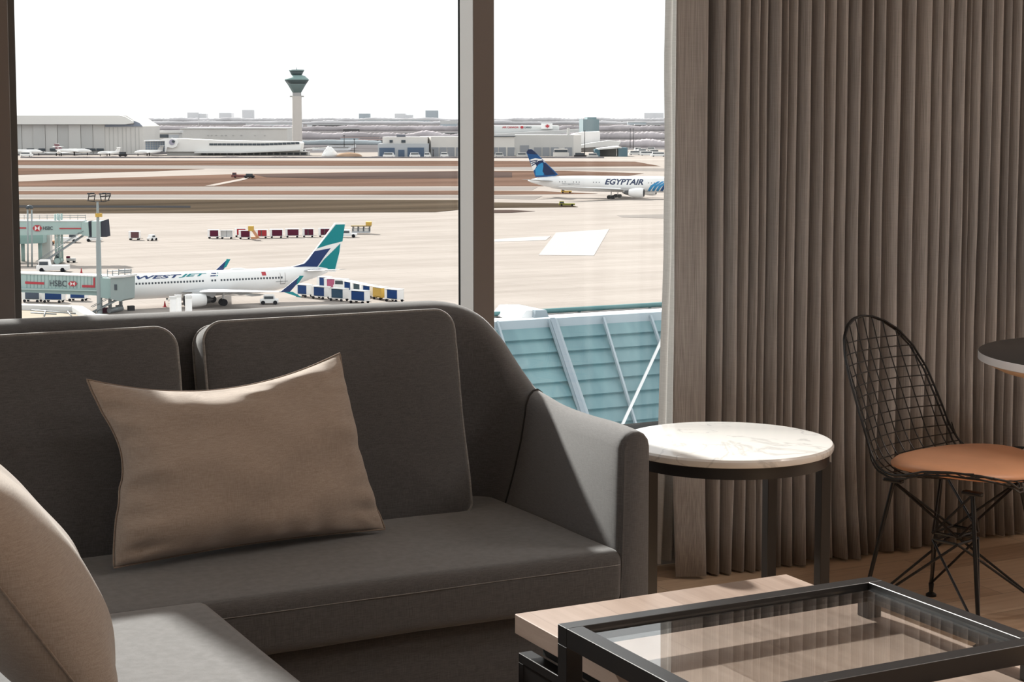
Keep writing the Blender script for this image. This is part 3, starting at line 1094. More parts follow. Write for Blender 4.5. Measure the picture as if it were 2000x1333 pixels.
mb = MB().lathe([(0.0001, 0.0), (0.24, 0.0), (0.24, 0.008), (0.05, 0.022), (0.032, 0.05), (0.032, 0.66), (0.10, 0.690), (0.0001, 0.690)], 48, (DTC[0] + 0.05, DTC[1]), cap=False)
mb.build('pedestal', M_black, dt, smooth=30)
# =================================================================== outside
GZ = -28.0                      # level of the airfield, the room is eight floors up
def G(x, y, z=GZ):
    return on_z(x, y, z)

def paint(name, c, rough=0.7, **k):
    k.setdefault('spec', 0.0 if rough > 0.72 else 0.25)
    return mat(name, c, rough, **k)

M_grassdry = paint('dry_winter_grass', (0.122, 0.078, 0.060), 0.95, var=0.28, vscale=0.02, stretch=(0.25, 1.6, 1))
M_grassolive = paint('dull_olive_grass', (0.070,0.054,0.040), 0.95, var=0.35, vscale=0.03, stretch=(0.2, 2.0, 1))
M_grassdark = paint('dark_brown_grass', (0.068,0.050,0.045), 0.95, var=0.35, vscale=0.02, stretch=(0.2, 1.6, 1))
M_asph = paint('grey_runway_asphalt', (0.225,0.205,0.193), 0.85, var=0.12, vscale=0.01, stretch=(0.15, 2.0, 1))
M_asph2 = paint('pale_taxiway_concrete', (0.34,0.30,0.275), 0.85, var=0.10, vscale=0.01, stretch=(0.15, 2.0, 1))
M_white = paint('white_paint', (0.78,0.78,0.78), 0.35)
M_offwhite = paint('cream_cladding', (0.62,0.60,0.575), 0.7, var=0.05, vscale=0.05)
M_greywall = paint('grey_cladding', (0.50,0.495,0.485), 0.7, var=0.05, vscale=0.05)
M_bluegrey = paint('blue_grey_cladding', (0.40,0.425,0.455), 0.7)
M_bluedoor = paint('blue_door', (0.085,0.125,0.19), 0.6)
M_darkglass = paint('dark_glazing', (0.055,0.07,0.085), 0.3)
M_roofw = paint('white_roofing', (0.60,0.60,0.595), 0.7)
M_tower = paint('pale_concrete_shaft', (0.60,0.555,0.52), 0.8)
M_towerg = paint('teal_grey_tower_panels', (0.20,0.27,0.27), 0.5)
M_towerd = paint('dark_tower_windows', (0.08,0.11,0.115), 0.3)
M_teal = paint('jet_bridge_mint', (0.36,0.47,0.455), 0.6, var=0.05, vscale=0.3)
M_tealdark = paint('jet_bridge_dark_mint', (0.27,0.375,0.37), 0.6)
M_steelgrey = mat('galvanised_steel', (0.24, 0.26, 0.27), 0.5, 0.3)
M_tyre = paint('tyre_rubber', (0.016, 0.017, 0.022), 0.8)
M_navy = paint('navy_paint', (0.012, 0.035, 0.13), 0.4)
M_tealp = paint('teal_paint', (0.0, 0.20, 0.225), 0.4)
M_red = paint('red_paint', (0.42, 0.045, 0.06), 0.5)
M_maroon = paint('maroon_curtain', (0.105, 0.022, 0.045), 0.8)
M_redcur = paint('red_curtain', (0.36, 0.045, 0.055), 0.8)
M_bluecur = paint('blue_curtain', (0.02, 0.055, 0.17), 0.8)
M_yellow = paint('yellow_paint', (0.52, 0.33, 0.07), 0.6)
M_orange = paint('pale_orange_paint', (0.50, 0.25, 0.14), 0.6)
M_pink = paint('pink_curtain', (0.40, 0.11, 0.19), 0.8)
M_dark = paint('dark_fittings', (0.03, 0.03, 0.034), 0.7)
M_trees = paint('haze_paled_winter_trees', (0.42,0.385,0.40), 0.95, var=0.30, vscale=0.02, stretch=(1, 1, 2))  # distance haze is mixed into the tree colour
M_treesfar = paint('haze_paled_woods', (0.62, 0.605, 0.62), 0.95, var=0.15, vscale=0.008)  # paler still, more haze put into the colour
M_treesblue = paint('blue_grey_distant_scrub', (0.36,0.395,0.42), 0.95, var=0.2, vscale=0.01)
M_soil = paint('brown_soil', (0.36,0.25,0.18), 0.95, var=0.1, vscale=0.1)

# ground: apron concrete with slab joints, tyre-swept streaks
M_apron = bpy.data.materials.new('apron_concrete')
M_apron.use_nodes = True
_t = M_apron.node_tree
_p = _t.nodes['Principled BSDF']
_p.inputs['Roughness'].default_value = 0.8
_p.inputs['Specular IOR Level'].default_value = 0.0
_tc = _t.nodes.new('ShaderNodeTexCoord')
_m1 = _t.nodes.new('ShaderNodeMapping')
_m1.inputs['Scale'].default_value = (0.18, 1.0, 1)
_m1.inputs['Rotation'].default_value = (0, 0, R(4))
_n1 = _t.nodes.new('ShaderNodeTexNoise')
_n1.inputs['Scale'].default_value = 0.16
_n1.inputs['Detail'].default_value = 7
_n1.inputs['Roughness'].default_value = 0.62
_r1 = _t.nodes.new('ShaderNodeValToRGB')
_r1.color_ramp.elements[0].position = 0.33
_r1.color_ramp.elements[0].color = (0.290, 0.258, 0.236, 1)
_r1.color_ramp.elements[1].position = 0.62
_r1.color_ramp.elements[1].color = (0.350, 0.314, 0.290, 1)
_br = _t.nodes.new('ShaderNodeTexBrick')
_br.inputs['Color1'].default_value = (0.97, 0.97, 0.97, 1)
_br.inputs['Color2'].default_value = (1, 1, 1, 1)
_br.inputs['Mortar'].default_value = (0.88, 0.88, 0.88, 1)
_br.inputs['Scale'].default_value = 1.0
_br.inputs['Mortar Size'].default_value = 0.09
_br.inputs['Brick Width'].default_value = 7.5
_br.inputs['Row Height'].default_value = 7.5
_br.offset = 0.0
_mx = _t.nodes.new('ShaderNodeMix')
_mx.data_type = 'RGBA'
_mx.blend_type = 'MULTIPLY'
_mx.inputs['Factor'].default_value = 1.0
_t.links.new(_tc.outputs['Object'], _m1.inputs['Vector'])
_t.links.new(_m1.outputs[0], _n1.inputs['Vector'])
_t.links.new(_n1.outputs[0], _r1.inputs[0])
_t.links.new(_tc.outputs['Object'], _br.inputs['Vector'])
_t.links.new(_r1.outputs[0], _mx.inputs['A'])
_t.links.new(_br.outputs['Color'], _mx.inputs['B'])
_t.links.new(_mx.outputs['Result'], _p.inputs['Base Color'])
struct(MB().box(-1500, 4200, 30, 1420, GZ - 1.0, GZ).build('ground', M_apron), 'pale concrete airport apron and airfield pavement')
M_landfar = paint('distant_land', (0.130,0.122,0.126), 0.95, var=0.25, vscale=0.01)
struct(MB().box(-16000, 30000, 1420, 32000, GZ - 1.0, GZ - 0.02).build('ground_distant', M_landfar), 'distant hazy land beyond the airfield')

def flat(name, px, z, m, label, kind='structure', th=0.05):
    pts = [G(x, y) for x, y in px]
    mb = MB().prism([Vector((p.x, p.y, GZ + z - th + 0.001)) for p in pts], (0, 0, th))
    o = mb.build(name, m)
    return tag(o, label, None, None, kind)

def strip(name, top, bot, z, m, label, kind='structure'):
    return flat(name, top + bot[::-1], z, m, label, kind)

strip('taxiway_far', [(-40, 309), (1330, 311)], [(-40, 312.5), (1330, 314)], 0.06, M_asph2, 'pale far taxiway below the hangars')
strip('runway_far', [(-40, 322.8), (900, 324.8), (1330, 330)], [(-40, 328.5), (900, 330.5), (1330, 335)], 0.06, M_asph, 'grey far runway strip')
strip('runway_middle', [(-40, 366), (900, 366), (1050, 366)], [(-40, 371.5), (900, 371.5), (1040, 371.5)], 0.06, M_asph, 'grey middle runway strip')
strip('runway_near', [(-40, 381.5), (900, 381.8), (1060, 383)], [(-40, 387.5), (900, 387.8), (1045, 390)], 0.06, M_asph, 'grey near runway strip')
flat('grass_far', [(-40, 313), (900, 315), (1240, 316), (1290, 325), (960, 327), (900, 324.5), (-40, 322.5)], 0.10, M_grassdry, 'farthest strip of brown dry grass', 'stuff')
flat('grass_taper', [(-40, 329), (400, 330.5), (300, 335), (-40, 344)], 0.10, M_grassdry, 'tapering strip of brown grass at the left', 'stuff')
flat('grass_wide', [(-40, 358), (41, 355), (201, 348.5), (450, 341), (685, 337), (894, 334.5), (1100, 334), (1257, 339), (1180, 352), (1060, 364), (-40, 365)], 0.10, M_grassdry, 'widest brown grass field between the runways', 'stuff')
flat('grass_dark_patch', [(494, 341), (685, 338), (894, 335.5), (1000, 337), (1000, 347), (894, 349), (650, 350), (520, 347)], 0.16, M_grassdark, 'dark brown patch on the wide grass field', 'stuff')  # darker brown patch laid over the wide field
flat('grass_narrow', [(-40, 374), (900, 373), (1060, 374), (1167, 379), (960, 381), (-40, 380)], 0.10, M_grassdry, 'narrow brown grass strip between the near runways', 'stuff')
flat('grass_near', [(-40, 390), (900, 391), (960, 396), (1100, 398), (1129, 405), (960, 407), (900, 410), (850, 415), (560, 416), (-40, 418)], 0.10, M_grassolive, 'nearest olive brown grass strip beside the apron', 'stuff')
flat('grass_sliver', [(940, 411), (1000, 411), (1045, 413), (1000, 416), (940, 417)], 0.10, M_grassdark, 'thin dark grass sliver at the apron edge', 'stuff')
flat('service_road', [(-40, 401.5), (372, 403), (372, 407), (-40, 406)], 0.16, paint('dark_road', (0.035, 0.035, 0.037), 0.8), 'dark narrow service road across the near grass')
flat('path_far', [(400, 364), (470, 350), (486, 345), (492, 345.5), (478, 352), (418, 364)], 0.20, M_asph2, 'pale oblique path across the wide grass field')
flat('apron_patch', [(1052, 499), (1086, 455), (1190, 448), (1160, 500)], 0.06, paint('fresh_concrete', (0.41,0.385,0.37), 0.8), 'large bright newer concrete patch on the right apron')
flat('apron_mark', [(963, 468), (1040, 463), (1075, 462), (1066, 470), (963, 473)], 0.06, _M['fresh_concrete'], 'bright painted band on the right apron')
flat('apron_mark', [(1205, 421), (1300, 419), (1300, 427), (1215, 425)], 0.06, M_asph, 'grey stained pavement stripe behind the curtain edge')

# ------------------------------------------------------------------ facade helper: a vertical plane measured through pixels
class Facade:
    def __init__(self, xl, yl, xr, yr):
        a, b = G(xl, yl), G(xr, yr)
        self.p0 = Vector((a.x, a.y, 0))
        self.d = Vector((b.x - a.x, b.y - a.y, 0))
        self.L = self.d.length
        self.d.normalize()
        self.n = Vector((self.d.y, -self.d.x, 0))      # towards the viewer
        self.base = Vector(((a.x + b.x) / 2, (a.y + b.y) / 2, GZ))
    def sz(self, x, y):
        return on_vert(x, y, self.p0, self.d)
    def P(self, s, z, off=0.0):
        return self.p0 + self.d * s + self.n * off + Vector((0, 0, z))
    def slab(self, mb, poly, o0, o1, mi=0):
        """polygon of pixels on the facade, from o0 (near) back to o1"""
        pts = [self.P(*self.sz(x, y), o0) for x, y in poly]
        mb.prism(pts, self.n * (o1 - o0), mi)
        return mb
    def rect(self, mb, x0, x1, y0, y1, o0, o1, mi=0, ground=False):
        s0, s1 = self.sz(x0, y1)[0], self.sz(x1, y1)[0]
        xm = (x0 + x1) / 2
        z1, z0 = self.sz(xm, y0)[1], (GZ if ground else self.sz(xm, y1)[1])
        pts = [self.P(s0, z0, o0), self.P(s1, z0, o0), self.P(s1, z1, o0), self.P(s0, z1, o0)]
        mb.prism(pts, self.n * (o1 - o0), mi)
        return mb
    def text(self, s, x0, x1, y0, y1, off=0.5, shear=0.0, bold=0.0):
        b = text_mesh(s, 1.0, shear=shear, bold=bold)
        xs = [v.co.x for v in b.verts]
        ys = [v.co.y for v in b.verts]
        s0, z0 = self.sz(x0, y1)
        s1, z1 = self.sz(x1, y0)
        for v in b.verts:
            u = (v.co.x - min(xs)) / (max(xs) - min(xs))
            q = (v.co.y - min(ys)) / (max(ys) - min(ys))
            v.co = self.P(s0 + (s1 - s0) * u, z0 + (z1 - z0) * q, off)
        return b

# ------------------------------------------------------------------ far hangar, left
F = Facade(20, 301, 279, 301)
h = thing('hangar', 'huge cream aircraft hangar with tall sliding doors at the left of the skyline', 'hangar', F.base)
mb = MB()
F.slab(mb, [(-60, 301), (279, 301), (279, 247), (262, 236), (247, 226), (-60, 226)], 0, -70)
mb.build('wall', M_offwhite, h)
mb = F.slab(MB(), [(-60, 243), (247, 243), (262, 241), (262, 237), (247, 228), (236, 226), (-60, 226)], 6, 0)
mb.build('fascia', paint('pale_fascia', (0.70,0.69,0.67), 0.7), h)
F.slab(MB(), [(206, 248), (279, 247), (272, 240), (262, 236), (262, 243), (206, 243.5)], 1.0, 0).build('eaves_band', paint('slate_blue_band', (0.22,0.25,0.31), 0.7), h)
for k in range(9):
    xa = -2 + 23.1 * k
    F.rect(MB(), xa, xa + 22.6, 243.5, 299.5, 2.2 - (k % 3) * 0.7, 0, ground=True).build('sliding_door', M_greywall if k % 2 else paint('door_grey_light', (0.56,0.55,0.535), 0.7), h)
for (a, b) in ((54, 68), (77, 90), (99, 113), (121, 135), (152, 166), (168, 188), (190, 204)):
    F.rect(MB(), a, b, 290, 294.5, 3.0, 2.0).build('window_strip', M_darkglass, h)
mb = MB()
for xx in (214, 222, 231, 240, 247, 256, 265, 272):
    F.rect(mb, xx, xx + 0.5, 249, 299, 0.4, 0)
mb.build('cladding_joints', M_greywall, h)

# ------------------------------------------------------------------ long terminal-like cargo building, middle left
F2 = Facade(352, 290, 562, 290)
bt = thing('warehouse', 'cream long warehouse roof block rising behind the glazed building, left of the tower', 'building', F2.base)
F2.rect(MB(), 352, 561, 251, 296, 0, -60, ground=True).build('wall', M_offwhite, bt)
for xx in (405, 412, 421, 432, 440, 454, 470, 497, 516):
    F2.rect(MB(), xx, xx + 2.5, 263.5, 265, 0.6, 0).build('vent', M_greywall, bt)
F2.rect(MB(), 352, 561, 250, 251.6, 1.0, -60).build('roof_edge', M_roofw, bt)
F = Facade(283, 304, 598, 304)
b3 = thing('airport_office', 'long low white office building with dark ribbon windows and a glazed left end', 'building', F.base)
F.slab(MB(), [(325, 296.5), (585, 296.5), (588, 280), (583, 277), (440, 275), (352, 271), (325, 271)], 0, -22).build('wall', paint('white_office_wall', (0.74,0.73,0.715), 0.6, var=0.03, vscale=0.05), b3)
F.rect(MB(), 283, 326, 274, 297, -2, -22, ground=False).build('glazed_hall', paint('blue_grey_glazing', (0.20,0.25,0.31), 0.35), b3)
mb = MB()
for k in range(9):
    F.rect(mb, 283 + k * 4.9, 283.5 + k * 4.9, 274, 297, -1.6, -2)
for k in range(6):
    F.rect(mb, 283, 325, 276 + k * 4, 276.4 + k * 4, -1.6, -2)
mb.build('glazing_bars', M_greywall, b3)
F.slab(MB(), [(282, 274.5), (312, 274), (322, 270.5), (335, 269.5), (346, 273), (349, 279), (346, 286), (338, 289.5), (328, 287), (325, 297), (323, 297), (323, 275.5), (282, 276)], 2.5, -3).build('curved_entrance', M_white, b3)
a = [(337 + 5.5 * math.cos(2 * PI * k / 16), 278 + 5.5 * math.sin(2 * PI * k / 16)) for k in range(16)]
F.slab(MB(), a, 2.9, 2.4).build('round_emblem', paint('lilac_disc', (0.33, 0.32, 0.40), 0.5), b3)
a = [(340 + 3.2 * math.cos(2 * PI * k / 12), 276.5 + 2.6 * math.sin(2 * PI * k / 12)) for k in range(12)]
F.slab(MB(), a, 3.2, 2.8).build('round_emblem', M_darkglass, b3)
for k in range(21):
    xa = 409 + k * 8.4
    ya = 0 if k < 12 else -(k - 12) * 0.28
    F.rect(MB(), xa, xa + 7.6, 280.2 + ya, 284.2 + ya, 0.4, -0.2).build('ribbon_window', M_darkglass, b3)
F.slab(MB(), [(325, 304), (600, 304), (600, 297), (325, 297)], -3, -20).build('ground_floor', M_greywall, b3)
for k in range(16):
    xa = 392 + k * 13
    F.rect(MB(), xa, xa + 10, 298.6, 302.6, -2.6, -3.2).build('ground_floor_window', M_darkglass, b3)
F.slab(MB(), [(383, 299), (383, 296.8), (470, 296.5), (560, 293), (640, 287.5), (642, 289), (560, 295.5), (470, 299)], 8, -3).build('canopy_roof', M_roofw, b3)
F = Facade(297, 297, 352, 297)
b4 = thing('upper_pavilion', 'small glazed rooftop pavilion behind the glazed hall, right of the hangar', 'building', F.base)
F.rect(MB(), 297, 350, 260, 297, 0, -15, ground=True).build('wall', M_greywall, b4)
F.rect(MB(), 297, 329, 262.5, 269, 0.4, 0).build('window_band', M_darkglass, b4)
F.rect(MB(), 330, 349, 263.5, 270, 0.4, 0).build('window_band', M_bluegrey, b4)
F.rect(MB(), 283, 352, 255, 259.8, 1, -15).build('roof_plant', M_roofw, b4)

# ------------------------------------------------------------------ control tower
tp = G(581, 291)
tw = thing('control_tower', 'tall airport control tower with flared teal cab on a pale concrete shaft', 'tower', tp)
def zt(y):
    return on_vert(581, y, tp, Vector((math.cos(YAW), -math.sin(YAW), 0)))[1]
ppm = FPX / (Vector((tp.x, tp.y, 0)).length)
def rad(w):
    return w / 2 / ppm
c = (tp.x, tp.y)
MB().lathe([(rad(19), GZ), (rad(18.0), zt(188))], 20, c).build('shaft', M_tower, tw, smooth=30)
MB().lathe([(rad(17), zt(192)), (rad(17), zt(181))], 20, c).build('collar', paint('grey_collar', (0.40,0.39,0.39), 0.7), tw, smooth=30)
for s in (-1, 1):
    d = Vector((math.cos(YAW), -math.sin(YAW), 0)) * s
    q = Vector((tp.x, tp.y, zt(188.5)))
    MB().rod(q + d * rad(17), q + d * rad(27), rad(3.2), n=8).build('side_dish', M_greywall, tw, smooth=30)
MB().lathe([(rad(17), zt(181)), (rad(35), zt(165.5)), (rad(36.5), zt(164.5))], 12, c).build('cab_underside', M_towerg, tw)
MB().lathe([(rad(36.5), zt(164.5)), (rad(47), zt(156.8)), (rad(47), zt(156))], 12, c).build('lower_windows', M_towerd, tw)
MB().lathe([(rad(47.5), zt(156.6)), (rad(47.5), zt(155.5)), (rad(40), zt(152)), (rad(31), zt(148)), (rad(22), zt(147))], 12, c).build('lower_roof', paint('pale_teal_roof', (0.20,0.30,0.29), 0.5), tw)
MB().lathe([(rad(20), zt(147)), (rad(28), zt(139))], 12, c).build('upper_windows', M_towerd, tw)
MB().lathe([(rad(28.5), zt(139.4)), (rad(30), zt(138)), (rad(29), zt(136.2)), (rad(4), zt(136))], 12, c).build('upper_roof', M_towerg, tw)
MB().rod((c[0], c[1], zt(136)), (c[0], c[1], zt(131.5)), 0.35, 0.2).build('antenna', M_steelgrey, tw)

# ------------------------------------------------------------------ right-hand service buildings
F = Facade(738, 307, 900, 307)
s1 = thing('service_building', 'blue grey low service building with wide blue doors, left of the mullion', 'building', F.base)
F.rect(MB(), 746, 833, 268, 304, -6, -40, ground=True).build('upper_block', M_offwhite, s1)
F.rect(MB(), 738, 836, 281, 307, 0, -30, ground=True).build('wall', M_bluegrey, s1)
for (a, b, y) in ((741, 771, 289), (778, 790, 293), (796, 828, 288.5)):
    F.rect(MB(), a, b, y, 305, 0.5, 0, ground=True).build('door', M_bluedoor, s1)
for (a, b) in ((760, 766), (783, 791)):
    F.rect(MB(), a, b, 274, 279, -5.5, -6).build('louvre', M_darkglass, s1)
F.rect(MB(), 773, 790, 263, 268, -8, -16).build('roof_unit', paint('dark_roof_unit', (0.15,0.16,0.19), 0.7), s1)
F = Facade(842, 306, 1010, 305)
s2 = thing('truck_dock', 'long beige freight dock with a row of grey roller doors, passing behind the mullion', 'building', F.base)
F.rect(MB(), 842, 1005, 267, 306, 0, -40, ground=True).build('wall', M_offwhite, s2)
for a in (843, 858.5, 874, 891, 908, 925, 942, 959, 974.5, 991.5):
    F.rect(MB(), a, a + 13.5, 288, 305, 0.5, 0, ground=True).build('roller_door', paint('grey_roller_door', (0.26,0.275,0.30), 0.6), s2)
F.rect(MB(), 960, 1006, 265.6, 267.4, 1, 0).build('parapet_line', M_darkglass, s2)
F = Facade(1006, 305, 1145, 305)
s3 = thing('cargo_hangar', 'grey cargo hangar with roller doors directly behind the taxiing airliner tail', 'building', F.base)
F.rect(MB(), 1006, 1120, 264, 305, 0, -50, ground=True).build('wall', M_greywall, s3)
F.rect(MB(), 1120, 1135, 264, 305, 0, -50, ground=True).build('end_wall', M_offwhite, s3)
for (a, b, y) in ((1016, 1033, 284), (1043, 1057, 288), (1060, 1073, 288), (1076, 1091, 288), (1103, 1117, 288)):
    F.rect(MB(), a, b, y, 304, 0.5, 0, ground=True).build('roller_door', _M['grey_roller_door'], s3)
F.rect(MB(), 1108, 1113, 250, 264, -5, -9).build('flue', M_greywall, s3)
F = Facade(940, 290, 1100, 290)
s4 = thing('cargo_warehouse', 'white cargo warehouse with red and dark roof lettering, upper right', 'building', F.base)
F.rect(MB(), 940, 1092, 246, 290, 0, -90, ground=True).build('wall', paint('pale_grey_front', (0.66,0.67,0.67), 0.7), s4)
F.slab(MB(), [(960, 262), (1060, 256), (1130, 252), (1130, 258), (1060, 264), (960, 266)], 20, 4).build('lower_roof', M_roofw, s4)
mb = MB()
mb.add(F.text('AIR CANADA', 981, 1013, 246.8, 250.6, 0.6, bold=0.02))
mb.build('lettering', M_red, s4)
a = [(1019.5 + 3.0 * math.cos(2 * PI * k / 14), 248.6 + 2.8 * math.sin(2 * PI * k / 14)) for k in range(14)]
F.slab(MB(), a, 0.9, 0.3).build('round_emblem', M_red, s4)
mb = MB()
mb.add(F.text('CARGO', 1024, 1038, 247, 250.6, 0.6, bold=0.02))
mb.build('lettering', M_darkglass, s4)
F.rect(MB(), 1057, 1079, 241, 252, 3, 0).build('sign_board', M_white, s4)
leaf = [(0, -1), (.22, -.55), (.5, -.7), (.45, -.2), (1, -.35), (.75, .1), (.9, .3), (.3, .6), (.1, .55), (.1, 1), (-.1, 1), (-.1, .55), (-.3, .6), (-.9, .3), (-.75, .1), (-1, -.35), (-.45, -.2), (-.5, -.7), (-.22, -.55)]
F.slab(MB(), [(1069 + 4.2 * u, 246.5 + 4.0 * v_) for u, v_ in leaf], 3.6, 3.0).build('leaf_emblem', M_red, s4)
F = Facade(1120, 296, 1175, 296)
s5 = thing('white_shed', 'white shed with a long sloping roof behind the light pole, right', 'building', F.base)
F.slab(MB(), [(1118, 296), (1172, 296), (1172, 257), (1140, 258), (1118, 262)], 0, -30).build('wall', paint('bright_cladding', (0.72,0.70,0.69), 0.7), s5)
F.slab(MB(), [(1118, 286), (1150, 279), (1186, 274), (1210, 276), (1205, 284), (1150, 287), (1120, 290)], 25, 1).build('lower_roof', M_roofw, s5)
F = Facade(1136, 262, 1172, 262)
s6 = thing('office_block', 'teal glass office block on the skyline at right', 'building', F.base)
F.rect(MB(), 1139, 1170, 233, 262, 0, -200, ground=True).build('wall', paint('teal_glazing', (0.26,0.34,0.36), 0.4), s6)
F.rect(MB(), 1148, 1166, 229, 233, -20, -150).build('roof_storey', paint('teal_glazing_dark', (0.22,0.30,0.32), 0.4), s6)
F = Facade(1170, 306, 1222, 306)
s7 = thing('loading_canopy', 'open freight canopy with pale flat roof on dark teal sides, right background', 'building', F.base)
F.slab(MB(), [(1166, 290.5), (1210, 286), (1214, 287), (1214, 290), (1210, 289.5), (1168, 293)], 0, -30).build('roof', M_roofw, s7)
F.rect(MB(), 1162, 1172, 292, 305, -1, -25, ground=True).build('side_wall', paint('dark_teal_wall', (0.07,0.14,0.18), 0.6), s7)
F.rect(MB(), 1208, 1226, 289, 305, -1, -25, ground=True).build('side_wall', _M['dark_teal_wall'], s7)
F.rect(MB(), 1173, 1207, 291, 305, -22, -24, ground=True).build('back_wall', M_greywall, s7)

# far tower blocks on the horizon
sky_blocks = [(366, 388, 220, 'distant pale slab block on the horizon, farthest left'),
              (428, 452, 220.5, 'distant pale low block on the horizon, right of the first slab'),
              (473, 492, 215, 'distant pale tower block just left of the control tower'),
              (701, 721, 222, 'distant grey block right of the control tower'),
              (771, 792, 222, 'distant cream block with stepped right wing'),
              (831, 855, 216, 'distant blue grey tower block nearest the mullion'),
              (1258, 1296, 220.5, 'distant pale long block beside the curtain edge')]
M_haze = paint('haze_paled_block', (0.80, 0.80, 0.82), 0.9)  # walls paled to carry the distance haze in their colour
M_haze2 = paint('haze_tinted_blue_block', (0.48,0.53,0.57), 0.9)  # bluer wall colour with haze mixed in as well
for i, (a, b, y, lb) in enumerate(sky_blocks):
    F = Facade(a, 237, b, 237)
    bm_ = thing('apartment_block', lb, 'building', F.base, 0, 'tower blocks on the horizon')
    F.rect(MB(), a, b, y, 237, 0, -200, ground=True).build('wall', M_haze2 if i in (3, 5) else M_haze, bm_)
    if i in (0, 4):
        F.rect(MB(), b, b + 14, y + 2.5, 237, -15, -150, ground=True).build('side_wing', M_haze, bm_)

# wooded ridges and scrub: uncountable
def woods(name, label, y_base, y_top, x0, x1, m, seed, step=3.0, amp=2.0, depth=40):
    depth = depth * 0.2
    amp = amp * 1.5
    F = Facade(x0, y_base, x1, y_base)
    n = int((x1 - x0) / step)
    rnd = random.Random(seed)
    tops = []
    for k in range(n + 1):
        x = x0 + (x1 - x0) * k / n
        yy = y_top + amp * noise.noise(Vector((x * 0.021, seed, 0))) * 1.6 + amp * 0.5 * noise.noise(Vector((x * 0.23, seed, 3))) + rnd.uniform(-.25, .25)
        tops.append(F.sz(x, yy))
    mb = MB()
    rings = []
    for (s, z) in tops:
        z = max(z, GZ + 1)
        hgt = z - GZ
        rings.append([F.P(s, GZ - 0.5, hgt * 0.3), F.P(s, GZ + hgt * 0.7, hgt * 0.15), F.P(s, z, -2), F.P(s, z - hgt * 0.15, -depth * 0.5), F.P(s, GZ - 0.5, -depth)])
    mb.loft(rings, closed=True)
    o = mb.build(name, m)
    return tag(o, label, 'trees', None, 'stuff')
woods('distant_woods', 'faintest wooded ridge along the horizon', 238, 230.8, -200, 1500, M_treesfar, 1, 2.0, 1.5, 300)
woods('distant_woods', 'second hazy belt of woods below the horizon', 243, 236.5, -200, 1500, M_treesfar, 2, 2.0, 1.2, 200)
woods('bare_trees', 'mauve bare winter trees behind the long buildings', 256, 246, 240, 1400, M_trees, 3, 2.0, 2.5, 120)
woods('bare_trees', 'bare winter trees right of the control tower', 272, 259, 590, 1400, M_trees, 5, 2.0, 2.5, 60)
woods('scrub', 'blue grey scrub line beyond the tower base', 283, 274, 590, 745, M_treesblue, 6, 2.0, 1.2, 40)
woods('scrub', 'dark scrub at the right behind the parked vehicles', 288, 274, 1205, 1420, M_trees, 8, 2.0, 3.0, 40)
woods('hedge', 'low dark fence hedge along the far airfield edge', 309, 306.6, 40, 1180, paint('dark_hedge', (0.20,0.185,0.19), 0.95, var=0.3, vscale=0.1), 9, 2.0, 0.8, 6)

# pale flat roofs scattered through the distance
rnd = random.Random(11)
far_roofs = [(480, 590, 241.5, 3.5), (610, 690, 243, 4), (700, 840, 233.5, 4), (715, 790, 246, 3), (670, 700, 251, 3), (860, 893, 236, 14), (600, 655, 243, 3), (790, 900, 259, 3),
             (665, 740, 268, 3.5), (640, 690, 283, 3.5), (700, 745, 271, 7), (1000, 1050, 236, 4), (1180, 1215, 246, 5), (1215, 1290, 250, 2.5),
             (1172, 1300, 261, 3), (1172, 1240, 266, 2.5), (1240, 1290, 243, 4), (1226, 1262, 238, 3), (610, 680, 288, 3), (990, 1040, 256, 4)]
where = ['left of the control tower', 'just right of the control tower', 'high behind the blue service building', 'below the horizon blocks', 'among the bare trees', 'beside the mullion, tall and blue', 'right behind the tower shaft', 'above the freight dock',
         'low and reddish by the trees', 'behind the white mound', 'left of the service building', 'over the cargo warehouse', 'right of the teal office block', 'right of the light pole',
         'long, at the right edge', 'short, below the long one at right', 'high up near the curtain', 'small, near the horizon at right', 'beside the canopy roof', 'on the cargo warehouse skyline']
for i, ((a, b, y, hh), wh) in enumerate(zip(far_roofs, where)):
    F = Facade(a, y + hh + 3, b, y + hh + 3)
    t = thing('distant_shed', 'pale flat-roofed distant shed, ' + wh, 'building', F.base, 0, 'distant industrial sheds')
    m_ = M_haze2 if i in (5,) else (paint('reddish_shed', (0.48,0.38,0.37), 0.9) if i in (8, 10) else M_haze)
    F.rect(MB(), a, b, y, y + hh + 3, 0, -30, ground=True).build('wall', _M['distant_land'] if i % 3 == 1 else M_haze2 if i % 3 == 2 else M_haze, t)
    F.rect(MB(), a, b, y, y + hh * 0.45, 0.5, -30).build('roof', M_roofw if i not in (8, 10) else m_, t)

# light poles standing far off
for i, (x, yb, yt, lb) in enumerate(((672, 290, 265, 'thin dark light pole right of the control tower'), (1142, 304, 256, 'tall dark light pole in front of the white shed'),
                                     (1231, 290, 252, 'twin light pole right of the loading canopy'), (1237, 290, 252, 'second mast of the twin pole, right of the loading canopy'),
                                     (692, 303, 272, 'bare pole before the soil mound'), (388, 275, 232, 'pale thin pole above the long warehouse'),
                                     (846, 308, 293, 'short dark pole at the freight dock corner'))):
    F = Facade(x - 5, yb, x + 5, yb)
    s, z = F.sz(x, yt)
    t = thing('light_pole', lb, 'pole', F.P(s, GZ))
    MB().rod(F.P(s, GZ), F.P(s, z), 0.35, 0.25, 6).build('mast', M_dark if i != 5 else M_greywall, t)
    F.rect(MB(), x - 1.6, x + 1.6, yt - 0.6, yt + 0.6, 0.4, -0.4).build('lamp_head', M_dark if i != 5 else M_greywall, t)

